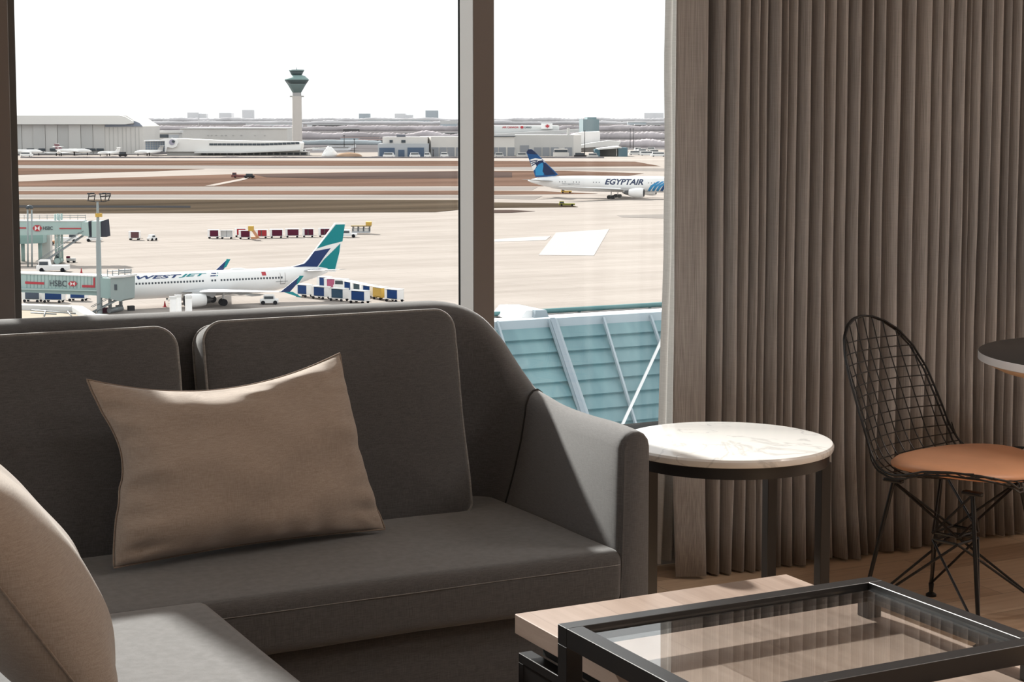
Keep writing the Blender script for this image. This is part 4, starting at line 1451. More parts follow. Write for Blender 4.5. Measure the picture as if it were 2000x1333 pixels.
# white mound and soil heap
def heap(name, label, cat, x0, x1, yb, yt, m, seed, spiky=0.3):
    a, b = G(x0, yb), G(x1, yb)
    ctr = (a + b) / 2
    rx = (b - a).length / 2
    hgt = on_vert((x0 + x1) / 2, yt, a, (b - a).normalized())[1] - GZ
    mb = MB()
    rings = []
    for k in range(9):
        f = k / 8
        r = math.cos(f * PI / 2)
        rings.append([ctr + Vector((rx * r * math.cos(2 * PI * j / 24) * (1 + spiky * noise.noise(Vector((j * .5, f * 3, seed)))), rx * 0.6 * r * math.sin(2 * PI * j / 24), hgt * math.sin(f * PI / 2) * (1 + spiky * noise.noise(Vector((j * .4, f * 2, seed + 5)))))) for j in range(24)])
    mb.loft(rings)
    return tag(mb.build(name, m, smooth=True), label, cat)
heap('snow_pile', 'bright white snow pile right of the tower', 'snow pile', 630, 657, 306, 289, paint('old_snow', (0.85, 0.85, 0.85), 0.8), 3, 0.5)
heap('soil_mound', 'low brown soil mound beside the snow pile', 'mound', 655, 708, 306, 298, M_soil, 6, 0.15)
# =================================================================== aircraft and ground vehicles
def ringx(x, cz, ry, rz, n=28, cy=0.0):
    return [Vector((x, cy + ry * math.cos(2 * PI * k / n), cz + rz * math.sin(2 * PI * k / n))) for k in range(n)]

def fuse_interp(st, x):
    for a, b in zip(st, st[1:]):
        if a[0] <= x <= b[0]:
            f = (x - a[0]) / (b[0] - a[0])
            return tuple(a[i] + (b[i] - a[i]) * f for i in range(4))
    return st[-1] if x > st[-1][0] else st[0]

def wing_surface(root_le, root_te, tip_le, tip_te, t_root, t_tip, n=10):
    """lofted aerofoil between a root chord and a tip chord"""
    rings = []
    for k in range(n + 1):
        f = k / n
        le = Vector(root_le).lerp(Vector(tip_le), f)
        te = Vector(root_te).lerp(Vector(tip_te), f)
        th = t_root + (t_tip - t_root) * f
        ring = []
        for u, h in ((0, 0), (.03, .35), (.12, .75), (.3, 1), (.55, .8), (.8, .35), (1, 0.02), (.8, -.15), (.55, -.35), (.3, -.45), (.12, -.4), (.03, -.2)):
            p = le.lerp(te, u)
            ring.append(p + Vector((0, 0, h * th)))
        rings.append(ring)
    return MB().loft(rings)

def wrap_text(b, st, x0, x1, zlo, zhi, side, mirror=False):
    """lay lettering on the fuselage flank; st gives x, centre height, half width, half height"""
    for _ in range(5):                        # fine enough to bend round the hull
        es = [e for e in b.edges if abs(e.verts[0].co.y - e.verts[1].co.y) > 0.06]
        if es:
            bmesh.ops.subdivide_edges(b, edges=es, cuts=1)
        bmesh.ops.triangulate(b, faces=b.faces[:])
    xs = [v.co.x for v in b.verts]
    ys = [v.co.y for v in b.verts]
    xa_, xb_, ya_, yb_ = min(xs), max(xs), min(ys), max(ys)
    for v in b.verts:
        u = (v.co.x - xa_) / (xb_ - xa_)
        q = (v.co.y - ya_) / (yb_ - ya_)
        x = x0 + (x1 - x0) * u
        z = zlo + (zhi - zlo) * q
        _, cz, ry, rz = fuse_interp(st, x)
        k = max(-0.98, min(0.98, (z - cz) / rz))
        v.co = Vector((x, side * (ry * math.sqrt(1 - k * k) + 0.03), z))
    return b

def flank(mb, poly, st, side, off=0.03, sub=6):
    """painted patch following the fuselage flank, from an x,z polygon"""
    b = bmesh.new()
    vs = [b.verts.new((p[0], p[1], 0)) for p in poly]
    for tr in tessellate_polygon([[Vector((p[0], p[1], 0)) for p in poly]]):
        try:
            b.faces.new([vs[i] for i in tr])
        except ValueError:
            pass
    for _ in range(4):
        es = [e for e in b.edges if abs(e.verts[0].co.y - e.verts[1].co.y) > 0.5]
        if es:
            bmesh.ops.subdivide_edges(b, edges=es, cuts=1)
    bmesh.ops.triangulate(b, faces=b.faces[:])
    for v in b.verts:
        _, cz, ry, rz = fuse_interp(st, v.co.x)
        z = v.co.y
        k = max(-0.99, min(0.99, (z - cz) / rz))
        v.co = Vector((v.co.x, side * (ry * math.sqrt(1 - k * k) + off), z))
    mb.add(b)
    return mb

def engine(cx, cy, cz, L, r, parent, m_nac, name='engine'):
    prof = [(0.0, 0.80), (0.02, 0.93), (0.10, 1.0), (0.35, 1.02), (0.65, 0.96), (0.85, 0.84), (0.86, 0.62), (1.05, 0.45), (1.06, 0.30), (1.18, 0.05)]
    rings = []
    for f, q in prof:
        rings.append([Vector((cx + L * f, cy + r * q * math.cos(2 * PI * k / 28), cz + r * q * math.sin(2 * PI * k / 28))) for k in range(28)])
    parent = MB().loft(rings[:6]).build(name, m_nac, parent, smooth=40, local=True)
    MB().loft(rings[6:]).build('exhaust_cone', mat('exhaust_metal', (0.10, 0.10, 0.105), 0.4, 0.7), parent, smooth=40, local=True)
    MB().loft([[Vector((cx - 0.02, cy + r * .76 * math.cos(2 * PI * k / 28), cz + r * .76 * math.sin(2 * PI * k / 28))) for k in range(28)],
               [Vector((cx + 0.15, cy + r * .70 * math.cos(2 * PI * k / 28), cz + r * .70 * math.sin(2 * PI * k / 28))) for k in range(28)]]).build('intake', M_dark, parent, smooth=40, local=True)

def wheels(cx, cy, r, w, nx, parent, z_top, name='landing_gear', gap=0.45):
    mb = MB()
    for i in range(nx):
        for s in (-1, 1):
            x = cx + (i - (nx - 1) / 2) * r * 2.15
            mb.rod((x, cy + s * gap - w / 2, r), (x, cy + s * gap + w / 2, r), r, r, 18)
    g = mb.build(name, M_tyre, parent, smooth=40, local=True)
    mb = MB()
    mb.rod((cx, cy, r), (cx + 0.1, cy, z_top), 0.16, 0.2, 10)
    mb.rod((cx, cy - gap, r), (cx, cy + gap, r), 0.12, n=8)
    if nx > 1:
        mb.rod((cx - r * 2, cy, r), (cx + r * 2, cy, r), 0.16, n=8)
    mb.build('gear_leg', M_white, parent, smooth=40, local=True)

# ---- airliner at the gate: nose to the left (-x)
wj = thing('airliner', 'parked white airliner with teal and navy tail at the nearer jet bridge', 'airplane', (65.2, 266.6, GZ))
ST = [(0.0, 2.70, 0.02, 0.02), (0.35, 2.75, 0.55, 0.55), (1.2, 2.95, 1.10, 1.15), (2.6, 3.2, 1.60, 1.70), (4.2, 3.35, 1.84, 1.95), (6.0, 3.38, 1.88, 2.02),
      (26.0, 3.38, 1.88, 2.02), (28.5, 3.50, 1.80, 1.92), (31.5, 3.85, 1.52, 1.62), (34.5, 4.25, 1.08, 1.20), (37.0, 4.55, 0.62, 0.78), (38.3, 4.70, 0.30, 0.42), (38.6, 4.72, 0.10, 0.16)]
wfus = MB().loft([ringx(*s, 32) for s in ST]).build('fuselage', M_white, wj, smooth=True, local=True)
# fin outline measured on the photograph, in metres aft of the nose and above the apron
WD = Vector((1, 0, 0))
WP = Vector((65.2, 266.6, 0))
def wq(x, y):
    s, z = on_vert(x, y, WP, WD)
    return (s, z - GZ)
fin = [wq(*p) for p in ((545, 530), (560, 524), (592, 515), (600, 507), (616, 487), (654, 436), (674, 436), (671, 452), (655, 531))]
def finprism(poly, half):
    return MB().prism([Vector((x, -half, z)) for x, z in poly], (0, 2 * half, 0))
wfin = finprism(fin, 0.20).build('tail_fin', M_white, wj, local=True)
for nm, m_, poly in (('tail_panel', M_tealp, ((618, 485.5), (655, 439), (672.5, 438.5), (668, 471.5), (640, 478.5))),
                     ('tail_panel', M_navy, ((550, 528.2), (594, 515), (602, 507), (613, 491), (645, 484.8), (632, 502), (614, 528.2))),
                     ('tail_panel', M_tealp, ((616, 528), (632, 507), (663.5, 476), (662, 492), (653, 528)))):
    finprism([wq(*p) for p in poly], 0.24).build(nm, m_, wfin, local=True)
# wings
for s in (-1, 1):
    wng = wing_surface((13.2, s * 1.6, 2.35), (21.0, s * 1.6, 2.35), (23.8, s * 17.0, 3.25), (25.4, s * 17.0, 3.25), 0.42, 0.10).build('wing', paint('wing_grey', (0.42, 0.43, 0.44), 0.4), wj, smooth=35, local=True)
    # blended winglet up and strake down
    MB().prism([Vector((24.0, s * 17.0, 3.20)), Vector((25.6, s * 17.0, 3.20)), Vector((27.6, s * 17.6, 5.55)), Vector((27.0, s * 17.6, 5.6))], (0, s * 0.10, 0)).build('winglet', M_navy, wng, local=True)
    MB().prism([Vector((26.2, s * 17.12, 4.15)), Vector((26.75, s * 17.27, 4.35)), Vector((27.6, s * 17.6, 5.60)), Vector((26.95, s * 17.6, 5.65))], (0, s * 0.16, 0)).build('winglet_tip', M_tealp, wng, local=True)
    MB().prism([Vector((24.6, s * 17.0, 3.20)), Vector((26.0, s * 17.0, 3.20)), Vector((27.3, s * 17.4, 2.35)), Vector((26.9, s * 17.4, 2.35))], (0, s * 0.08, 0)).build('winglet_strake', M_tealp, wng, local=True)
    engine(12.8, s * 4.85, 1.30, 3.9, 1.05, wj, M_white)
    MB().prism([Vector((14.0, s * 4.85, 2.5)), Vector((18.2, s * 4.85, 2.5)), Vector((17.4, s * 4.85, 1.55)), Vector((14.4, s * 4.85, 1.95))], (0, 0.25, 0)).build('pylon', _M['wing_grey'], wj, local=True)
    for k in range(3):
        y_ = s * (5.5 + 3.2 * k)
        x_ = 20.2 + 0.8 * k
        MB().loft([ringx(x_ - 1.6, 2.42 + 0.06 * k, .02, .02, 10, y_), ringx(x_ - .6, 2.30 + 0.06 * k, .18, .22, 10, y_), ringx(x_ + .8, 2.28 + 0.06 * k, .14, .16, 10, y_), ringx(x_ + 1.5, 2.32 + 0.06 * k, .02, .02, 10, y_)]).build('flap_fairing', _M['wing_grey'], wng, smooth=True, local=True)
    wing_surface((33.6, s * 0.7, 4.75), (37.2, s * 0.7, 4.75), (37.6, s * 7.1, 5.35), (39.0, s * 7.1, 5.35), 0.22, 0.06).build('tailplane', _M['wing_grey'], wj, smooth=35, local=True)
wheels(19.6, -2.86, 0.56, 0.40, 1, wj, 2.5)
wheels(19.6, 2.86, 0.56, 0.40, 1, wj, 2.5)
wheels(4.0, 0, 0.34, 0.22, 1, wj, 2.0, 'nose_gear', 0.25)
# cabin windows, one row each side
b = bmesh.new()
pts = [(-.115, -.17), (.115, -.17), (.135, -.1), (.135, .1), (.115, .17), (-.115, .17), (-.135, .1), (-.135, -.1)]
b.faces.new([b.verts.new((x, 0, z)) for x, z in pts])
r_ = bmesh.ops.extrude_face_region(b, geom=b.faces[:])
for g_ in r_['geom']:
    if isinstance(g_, bmesh.types.BMVert):
        g_.co.y += 0.04
me_win = bpy.data.meshes.new('cabin_window')
bmesh.ops.recalc_face_normals(b, faces=b.faces[:])
b.to_mesh(me_win)
b.free()
me_win.materials.append(M_darkglass)
for k in range(49):
    x = 5.6 + k * 0.505
    if k in (23, 24, 27):
        continue
    _, cz, ry, rz = fuse_interp(ST, x)
    o = bpy.data.objects.new('cabin_window', me_win)
    C.objects.link(o)
    o.parent = wfus
    z = 3.95
    kk = (z - cz) / rz
    o.location = (x, -ry * math.sqrt(1 - kk * kk) - 0.03, z)
# lettering
x0, _z = wq(266, 553)
x1, _z = wq(358, 546)
mb = MB()
mb.add(wrap_text(text_mesh('WEST', shear=0.35, bold=0.03), ST, wq(263, 550)[0], wq(351, 550)[0], 4.62, 5.12, -1))
mb.build('lettering', M_navy, wfus, local=True)
mb = MB()
mb.add(wrap_text(text_mesh('JET', shear=0.35, bold=0.03), ST, wq(344, 550)[0], wq(400, 550)[0], 4.60, 5.12, -1))
mb.build('lettering', M_tealp, wfus, local=True)
a0 = wq(405, 546)[0]
flank(MB(), [(a0, 4.62), (a0 + 0.9, 4.62), (a0 + 1.15, 5.10), (a0 + 0.35, 5.12)], ST, -1).build('emblem', M_navy, wj, local=True)
flank(MB(), [(a0 + 1.0, 4.62), (a0 + 1.25, 4.62), (a0 + 1.5, 5.12), (a0 + 1.3, 5.12)], ST, -1).build('emblem', M_tealp, wj, local=True)
mb = MB()
mb.add(wrap_text(text_mesh('C-GWBJ', shear=0.2), ST, wq(597, 538)[0], wq(625, 538)[0], 4.70, 5.02, -1))
mb.build('registration', M_darkglass, wj, local=True)
mb = MB()
mb.add(wrap_text(text_mesh('westjet.com', shear=0.2), ST, wq(532, 560)[0], wq(556, 560)[0], 3.18, 3.42, -1))
mb.build('lettering', M_darkglass, wj, local=True)
mb = MB()
flank(mb, [(26.55, 4.4), (27.25, 4.4), (27.25, 4.95), (26.55, 4.95)], ST, -1)
mb.build('flag_mark', M_red, wj, local=True)
mb = MB()
for (a, c_) in (((29.6, 2.9), (29.66, 4.7)), ((30.45, 2.9), (30.51, 4.7))):
    flank(mb, [(a[0], a[1]), (c_[0], a[1]), (c_[0], c_[1]), (a[0], c_[1])], ST, -1)
flank(mb, [(29.6, 2.86), (30.5, 2.86), (30.5, 2.96), (29.6, 2.96)], ST, -1)
mb.build('rear_door_outline', paint('door_outline_grey', (0.26, 0.24, 0.24), 0.6), wj, local=True)
mb = MB().loft([ringx(21.5, 5.36, 0.05, 0.05, 12), ringx(22.2, 5.36, 0.30, 0.28, 12), ringx(23.6, 5.36, 0.30, 0.28, 12), ringx(24.8, 5.36, 0.05, 0.05, 12)])
mb.build('antenna_fairing', M_white, wj, smooth=True, local=True)

# ---- wide-body taxiing at right; nose to the right, behind the curtain
eg_dir = Vector((math.sin(R(135)), math.cos(R(135)), 0))
gp = G(1200, 387.5)
eg = thing('airliner', 'white wide-body airliner with blue tail taxiing on the far apron at right', 'airplane', gp, math.atan2(eg_dir.y, eg_dir.x))
# local x forward (nose), measured from the main gear; build with x increasing to the nose
SE = [(-33.6, 6.2, 0.10, 0.12), (-32.5, 6.1, 0.45, 0.55), (-29, 6.05, 1.25, 1.45), (-24, 5.7, 2.05, 2.25), (-18, 5.4, 2.65, 2.75), (-12, 5.3, 2.88, 2.97), (-6, 5.3, 2.88, 2.97),
      (22, 5.3, 2.88, 2.97), (26, 4.6, 2.5, 2.6), (29, 4.2, 1.6, 1.7), (31, 3.8, 0.2, 0.2)]
efus = MB().loft([ringx(*s, 36) for s in SE]).build('fuselage', M_white, eg, smooth=True, local=True)
def eq(x, y):
    s, z = on_vert(x, y, gp, eg_dir)
    return (s, z - GZ)
M_egb = paint('deep_blue_tail', (0.012, 0.075, 0.22), 0.4)
M_egl = paint('bright_blue_tail', (0.03, 0.25, 0.50), 0.4)
M_egn = paint('ink_blue_tail', (0.015, 0.030, 0.085), 0.4)
def egfin(poly, half):
    return MB().prism([Vector((*[q for q in (eq(*p)[0],)], -half, eq(*p)[1])) for p in poly], (0, 2 * half, 0))
efin = egfin(((1029, 298), (1032, 292), (1038, 291.5), (1044, 296), (1064, 316), (1090, 341), (1082, 345), (1046, 346), (1042, 332), (1036, 318)), 0.28).build('tail_fin', M_egb, eg, local=True)
egfin(((1029, 297), (1032, 292), (1038, 291.5), (1043, 295), (1050, 302), (1031, 300.5)), 0.31).build('tail_panel', M_egn, efin, local=True)
egfin(((1036, 312), (1046, 309), (1058, 311), (1066, 318), (1056, 315), (1050, 322), (1045, 331), (1042, 334), (1038, 322)), 0.31).build('tail_panel', M_white, efin, local=True)
for k in range(3):
    egfin(((1036.6 + k * 1.3, 314.5 + k * 4), (1050 - k, 312.3 + k * 2.5), (1051 - k, 314 + k * 2.5), (1037.2 + k * 1.3, 316.4 + k * 4)), 0.34).build('tail_feather', M_egn, efin, local=True)
egfin(((1046, 320), (1052, 314.5), (1060, 313), (1063, 317), (1054, 318), (1049, 325)), 0.34).build('tail_head_mark', M_egn, efin, local=True)
egfin(((1060, 318), (1052, 322), (1046, 331), (1046.5, 343), (1062, 342.5), (1063, 330)), 0.34).build('tail_panel', M_egl, efin, local=True)
egfin(((1063, 318), (1066, 319.5), (1086, 340.5), (1066, 342.5), (1060, 335)), 0.345).build('tail_panel', M_egn, efin, local=True)
for s in (-1, 1):
    wing_surface((10.5, s * 2.4, 3.1), (-1.5, s * 2.4, 3.1), (-12.5, s * 29.5, 5.2), (-15.2, s * 29.5, 5.3), 0.8, 0.12).build('wing', paint('wing_pale_grey', (0.45, 0.455, 0.46), 0.4), eg, smooth=35, local=True)
    wing_surface((-22.5, s * 1.4, 6.1), (-28.5, s * 1.4, 6.1), (-30.5, s * 9.8, 7.0), (-33.2, s * 9.8, 7.0), 0.35, 0.08).build('tailplane', _M['wing_pale_grey'], eg, smooth=35, local=True)
    # nacelle opens towards +x (the nose)
    prof_ = [(0, .82), (.04, .95), (.2, 1.03), (.5, 1.0), (.8, .86), (.97, .70)]
    ex, ey, ez, L_, r_e = 13.5, s * 9.8, 2.55, -5.6, 1.75
    rings = [[Vector((ex + L_ * f, ey + r_e * q * math.cos(2 * PI * k / 28), ez + r_e * q * math.sin(2 * PI * k / 28))) for k in range(28)] for f, q in prof_]
    MB().loft(rings).build('engine', M_white, eg, smooth=40, local=True)
    rings = [[Vector((ex + L_ * f, ey + r_e * q * math.cos(2 * PI * k / 28), ez + r_e * q * math.sin(2 * PI * k / 28))) for k in range(28)] for f, q in ((.96, .6), (1.22, .38), (1.45, .05))]
    MB().loft(rings).build('exhaust_cone', paint('dark_exhaust', (0.06, 0.06, 0.065), 0.5), eg, smooth=40, local=True)
    rings = [[Vector((ex + 0.05 - 0.3 * i, ey + r_e * q * math.cos(2 * PI * k / 28), ez + r_e * q * math.sin(2 * PI * k / 28))) for k in range(28)] for i, q in enumerate((.80, .72))]
    MB().loft(rings).build('intake', M_dark, eg, smooth=40, local=True)
    MB().prism([Vector((10.5, ey, 4.3)), Vector((4.5, ey, 4.4)), Vector((6.0, ey, 3.2)), Vector((10.0, ey, 4.0))], (0, 0.3, 0)).build('pylon', _M['wing_pale_grey'], eg, local=True)
    wheels(0.0, s * 4.9, 0.68, 0.5, 2, eg, 3.6, gap=0.65)
wheels(25.0, 0, 0.5, 0.4, 1, eg, 3.0, 'nose_gear', 0.35)
sd = -1      # flank facing the viewer
mb = MB()
mb.add(wrap_text(text_mesh('EGYPTAIR', shear=0.25, bold=0.035), SE, eq(1185, 355)[0], eq(1260, 355)[0], 5.15, 7.3, sd))
mb.build('lettering', M_egn, efus, local=True)
mb = MB()
mb.add(wrap_text(text_mesh('www.egyptair.com', shear=0.15), SE, eq(1101, 358)[0], eq(1136, 358)[0], 4.95, 5.45, sd))
mb.build('lettering', paint('grey_lettering', (0.10, 0.11, 0.14), 0.6), eg, local=True)
# blue feather marking forward of the wing
xa = eq(1266, 360)[0]
for k, m_ in enumerate((M_egl, M_egl, M_egl, M_egb, M_egb)):
    x_ = xa + 1.55 * k
    flank(MB(), [(x_, 2.6), (x_ + 0.85, 2.55), (x_ + 2.6, 4.6), (x_ + 5.2, 6.5), (x_ + 4.3, 6.6), (x_ + 1.6, 5.0)], SE, sd).build('feather_marking', m_, eg, local=True)
for k in range(36):
    x = -20.5 + k * 1.1
    if k in (3, 4, 8, 9, 10, 11):
        continue
    if eq(1183, 355)[0] - 1 < x < eq(1262, 355)[0] + 1:
        continue
    _, cz, ry, rz = fuse_interp(SE, x)
    z = 5.95
    o = bpy.data.objects.new('cabin_window', me_win)
    C.objects.link(o)
    o.parent = efus
    kk = (z - cz) / rz
    o.location = (x, -ry * math.sqrt(1 - kk * kk) - 0.03, z)

# ------------------------------------------------------------------ small parked aircraft before the hangar
def small_plane(label, x, y, yaw, m_tail, scale):
    p = G(x, y)
    t = thing('parked_jet', label, 'airplane', p, yaw, 'aircraft parked by the hangar')
    t.scale = (scale,) * 3
    sp = [(0, 2.2, .05, .05), (1.5, 2.3, .8, .8), (4, 2.4, 1.15, 1.2), (13, 2.4, 1.15, 1.2), (17, 2.8, .7, .75), (19, 3.1, .15, .2)]
    MB().loft([ringx(*s, 14) for s in sp]).build('fuselage', M_white, t, smooth=True, local=True)
    for s in (-1, 1):
        wing_surface((6.5, s * 1, 1.9), (10, s * 1, 1.9), (10, s * 9.5, 2.5), (11.4, s * 9.5, 2.5), .3, .08, 2).build('wing', M_white, t, local=True)
        wing_surface((17, s * .2, 6.1), (19, s * .2, 6.1), (18.6, s * 3.6, 6.2), (19.6, s * 3.6, 6.2), .15, .05, 2).build('tailplane', M_white, t, local=True)
        MB().rod((9.3, s * 1.6, 0), (9.3, s * 1.6, 1.9), .3, n=8).build('landing_gear', M_tyre, t, local=True)
    MB().rod((2.5, 0, 0), (2.5, 0, 1.6), .25, n=8).build('nose_gear', M_tyre, t, local=True)
    MB().prism([Vector((15.3, -.12, 3.2)), Vector((19.0, -.12, 3.4)), Vector((19.8, -.12, 6.3)), Vector((17.6, -.12, 6.3))], (0, .24, 0)).build('tail_fin', m_tail, t, local=True)
small_plane('small parked jet with blue grey tail, farthest left before the hangar', 84, 304, R(150), M_bluegrey, 1.35)
small_plane('small parked jet seen nose on, second from the left before the hangar', 116, 304, R(255), M_white, 1.2)
small_plane('parked jet with pinkish tail before the middle hangar doors', 180, 303.5, R(165), paint('pinkish_tail', (0.25, 0.15, 0.17), 0.6), 1.5)
small_plane('parked jet whose nose points right before the right hangar doors', 190, 305.5, R(20), M_white, 1.1)
small_plane('parked jet at the right corner of the hangar', 262, 305, R(10), M_greywall, 1.3)

# ------------------------------------------------------------------ carts, trucks and other ramp equipment
def cart(label, x, y, yaw, m_cur, group, L_=3.2, H_=2.0, open_=False, split=False, m_body=None, roof=True):
    p = G(x, y)
    t = thing('baggage_cart', label, 'cart', p, yaw, group)
    mw = m_body or M_white
    mb = MB()
    mb.box(-L_ / 2, L_ / 2, -.75, .75, .42, .52)
    mb.box(-L_ / 2, -L_ / 2 + .55 if not open_ else -L_ / 2 + .08, -.75, .75, .52, H_)
    mb.box(L_ / 2 - .10, L_ / 2, -.75, .75, .52, H_)
    mb.box(-L_ / 2, L_ / 2, .68, .75, .52, H_)
    mb.build('body', mw, t, local=True)
    if roof:
        MB().box(-L_ / 2 - .05, L_ / 2 + .05, -.82, .82, H_, H_ + .10, bev=.03).build('roof', M_white, t, local=True)
    if not open_:
        if split:
            MB().box(-L_ / 2 + .58, -.12, -.77, -.70, .60, H_ - .06).build('curtain', m_cur, t, local=True)
            MB().box(.14, L_ / 2 - .10, -.77, -.70, .60, H_ - .06).build('curtain', m_cur, t, local=True)
        else:
            MB().box(-L_ / 2 + .58, L_ / 2 - .10, -.77, -.70, .60, H_ - .06).build('curtain', m_cur, t, local=True)
    else:
        MB().box(-.05, .05, -.75, -.68, .5, H_).build('post', M_darkglass, t, local=True)
    for sx in (-1, 1):
        mb = MB()
        for sy in (-1, 1):
            mb.rod((sx * L_ * .36, sy * .72 - .1, .22), (sx * L_ * .36, sy * .72 + .1, .22), .22, n=12)
        mb.build('wheels', M_tyre, t, smooth=40, local=True)
    MB().rod((L_ / 2, 0, .42), (L_ / 2 + .75, 0, .32), .04, n=6).build('tow_bar', M_dark, t, local=True)
    return t
view_yaw = -YAW
gA = 'maroon curtained carts parked in a row behind the tail fin'
row = [(417, 466, M_maroon, 2.9, False, False, 'maroon curtained baggage cart at the left end of the far row'),
       (443, 466.5, M_dark, 3.2, True, False, 'open framed white baggage cart, second in the far row'),
       (470, 463, M_redcur, 3.0, False, False, 'baggage cart half hidden behind the front maroon one in the far row'),
       (478, 467, M_maroon, 3.0, False, False, 'maroon baggage cart beside the orange belt loader'),
       (511, 465.5, M_redcur, 3.0, False, True, 'bright red curtained baggage cart right of the orange loader'),
       (540, 465, M_maroon, 3.4, False, False, 'maroon baggage cart right of the bright red one'),
       (571, 464, M_maroon, 3.6, False, False, 'longest maroon baggage cart of the far row'),
       (602, 463.5, M_maroon, 3.0, False, True, 'maroon baggage cart with a white centre post'),
       (634, 463, M_maroon, 3.2, False, True, 'maroon baggage cart partly behind the teal tail fin')]
for x, y, m_, L_, op, sp_, lb in row:
    cart(lb, x, y, view_yaw + R(3), m_, gA, L_ * 0.93, 2.05, op, sp_)
cart('lone white cart with brown curtain on the open apron, left', 263, 469, view_yaw, paint('brown_curtain', (0.13, 0.07, 0.08), 0.8), 'single carts on the open apron', 2.6, 2.0)
t = cart('lone white baggage cart under the nearer jet bridge, with blue curtain', 105, 591, view_yaw + R(-8), M_bluecur, 'carts under the nearer jet bridge', 3.4, 1.9)
cart('grey blue container cart at the window edge under the nearer bridge', 64, 590, view_yaw + R(-8), paint('slate_container', (0.07, 0.09, 0.13), 0.6), 'carts under the nearer jet bridge', 3.0, 1.9)
cart('low blue cart behind the lamp mast under the nearer bridge', 152, 588, view_yaw + R(-8), M_bluecur, 'carts under the nearer jet bridge', 3.0, 1.5)
gB = 'blue curtained carts gathered under the airliner tail'
for x, y, m_, L_, yw, lb in ((594, 580, M_bluecur, 2.6, -36, 'blue curtained cart nearest the winglet'),
                             (627, 584, M_bluecur, 2.9, -36, 'blue curtained cart, second of the front row under the tail'),
                             (662, 588, paint('slate_blue_curtain', (0.035, 0.075, 0.125), 0.8), 3.0, -34, 'slate blue curtained cart in the middle of the front row'),
                             (702, 592.5, M_bluecur, 3.2, -32, 'largest blue curtained cart at the right end of the front row'),
                             (634, 564, M_bluecur, 2.2, -30, 'small blue cart directly below the tail cone'),
                             (649, 567.5, M_pink, 2.4, -20, 'pink curtained cart behind the front row'),
                             (685, 573.5, M_bluecur, 2.8, -58, 'blue cart behind the grey windowed tug'),
                             (703, 577.5, paint('slate_curtain', (0.07, 0.10, 0.12), 0.8), 2.8, -58, 'slate curtained cart, middle of the back row'),
                             (722, 581.5, M_bluecur, 2.8, -56, 'tall blue and white cart left of the yellow one'),
                             (744, 585.5, M_yellow, 2.6, -54, 'yellow cart in the back row'),
                             (770, 589.5, M_bluecur, 2.9, -40, 'blue curtained cart at the far right end of the back row')):
    cart(lb, x, y, view_yaw + R(yw), m_, gB, L_, 2.0, m_body=M_yellow if m_ is M_yellow else None)

def vehicle(name, label, cat, x, y, yaw, L_, W_, H_, m_, cab=None, group=None, hood=0.3, m_cab=None):
    p = G(x, y, GZ + (0.21 if 312 < y < 410 else 0.0))
    t = thing(name, label, cat, p, yaw, group)
    r = min(.42, H_ * .22)
    mb = MB().box(-L_ / 2, L_ / 2, -W_ / 2, W_ / 2, r * .8, H_ * .55, bev=.06)
    mb.build('body', m_, t, local=True)
    x0, x1 = (cab or (-.1, .35))
    MB().prism([Vector((L_ * x0 - .1, -W_ * .45, H_ * .55)), Vector((L_ * x1 + .25, -W_ * .45, H_ * .55)), Vector((L_ * x1, -W_ * .45, H_)), Vector((L_ * x0, -W_ * .45, H_))], (0, W_ * .9, 0)).build('cab', m_cab or m_, t, local=True)
    MB().box(L_ * x0 + .1, L_ * x1 - .05, -W_ * .47, W_ * .47, H_ * .60, H_ * .88).build('windows', M_darkglass, t, local=True)
    for sx in (-1, 1):
        for sy in (-1, 1):
            MB().rod((sx * L_ * .33, sy * W_ * .46 - .12, r), (sx * L_ * .33, sy * W_ * .46 + .12, r), r, n=14).build('wheel', M_tyre, t, smooth=40, local=True)
    return t
vehicle('aircraft_tug', 'white pushback tug with big wheels beside the nearer jet bridge', 'truck', 104, 531, view_yaw + R(4), 6.0, 2.4, 2.3, M_white, (-.42, -.12))
vehicle('baggage_tug', 'small white tug with two black seats on the open apron, left', 'tug', 297, 470, view_yaw + R(60), 2.2, 1.4, 1.4, M_white, (-.3, .2))
vehicle('pickup_truck', 'white pickup truck just right of the teal tail fin', 'truck', 679, 464, view_yaw, 4.6, 1.9, 1.9, M_white, (-.30, .12))
vehicle('van', 'white van with black windows under the farther jet bridge', 'van', 184, 472, view_yaw, 3.6, 1.8, 1.7, M_white, (-.35, .3))
vehicle('ramp_truck', 'white service truck behind the column of the farther jet bridge', 'truck', 131, 474, view_yaw + R(8), 5.4, 2.2, 2.2, M_white, (.1, .4))
vehicle('ramp_truck', 'pale orange service truck left of the farther bridge column', 'truck', 90, 479, view_yaw + R(20), 3.8, 2.2, 2.0, M_orange, (-.4, 0))
vehicle('service_truck', 'small white service truck beneath the airliner wing', 'truck', 526, 594.5, view_yaw + R(6), 2.9, 1.7, 1.5, M_white, (-.3, .25))
vehicle('baggage_tug', 'grey tug with dark windows among the carts under the tail', 'tug', 668, 570, view_yaw + R(-20), 2.6, 1.6, 2.2, M_white, (-.4, .4))
vehicle('service_van', 'yellow green rescue truck on the grass strip below the taxiing airliner', 'truck', 1107, 402.5, view_yaw, 5.4, 2.2, 1.6, paint('lime_paint', (0.24, 0.23, 0.05), 0.6), (-.45, -.2))
vehicle('service_van', 'small yellow truck behind the taxiing airliner tail', 'truck', 1106, 377.5, view_yaw, 4.2, 2.0, 1.6, M_yellow, (-.45, -.2))
vehicle('service_truck', 'reddish and white truck on the oblique path in the far field', 'truck', 474, 347.5, view_yaw, 11, 2.4, 2.6, paint('dull_red_truck', (0.22, 0.09, 0.08), 0.7), (-.45, -.3))
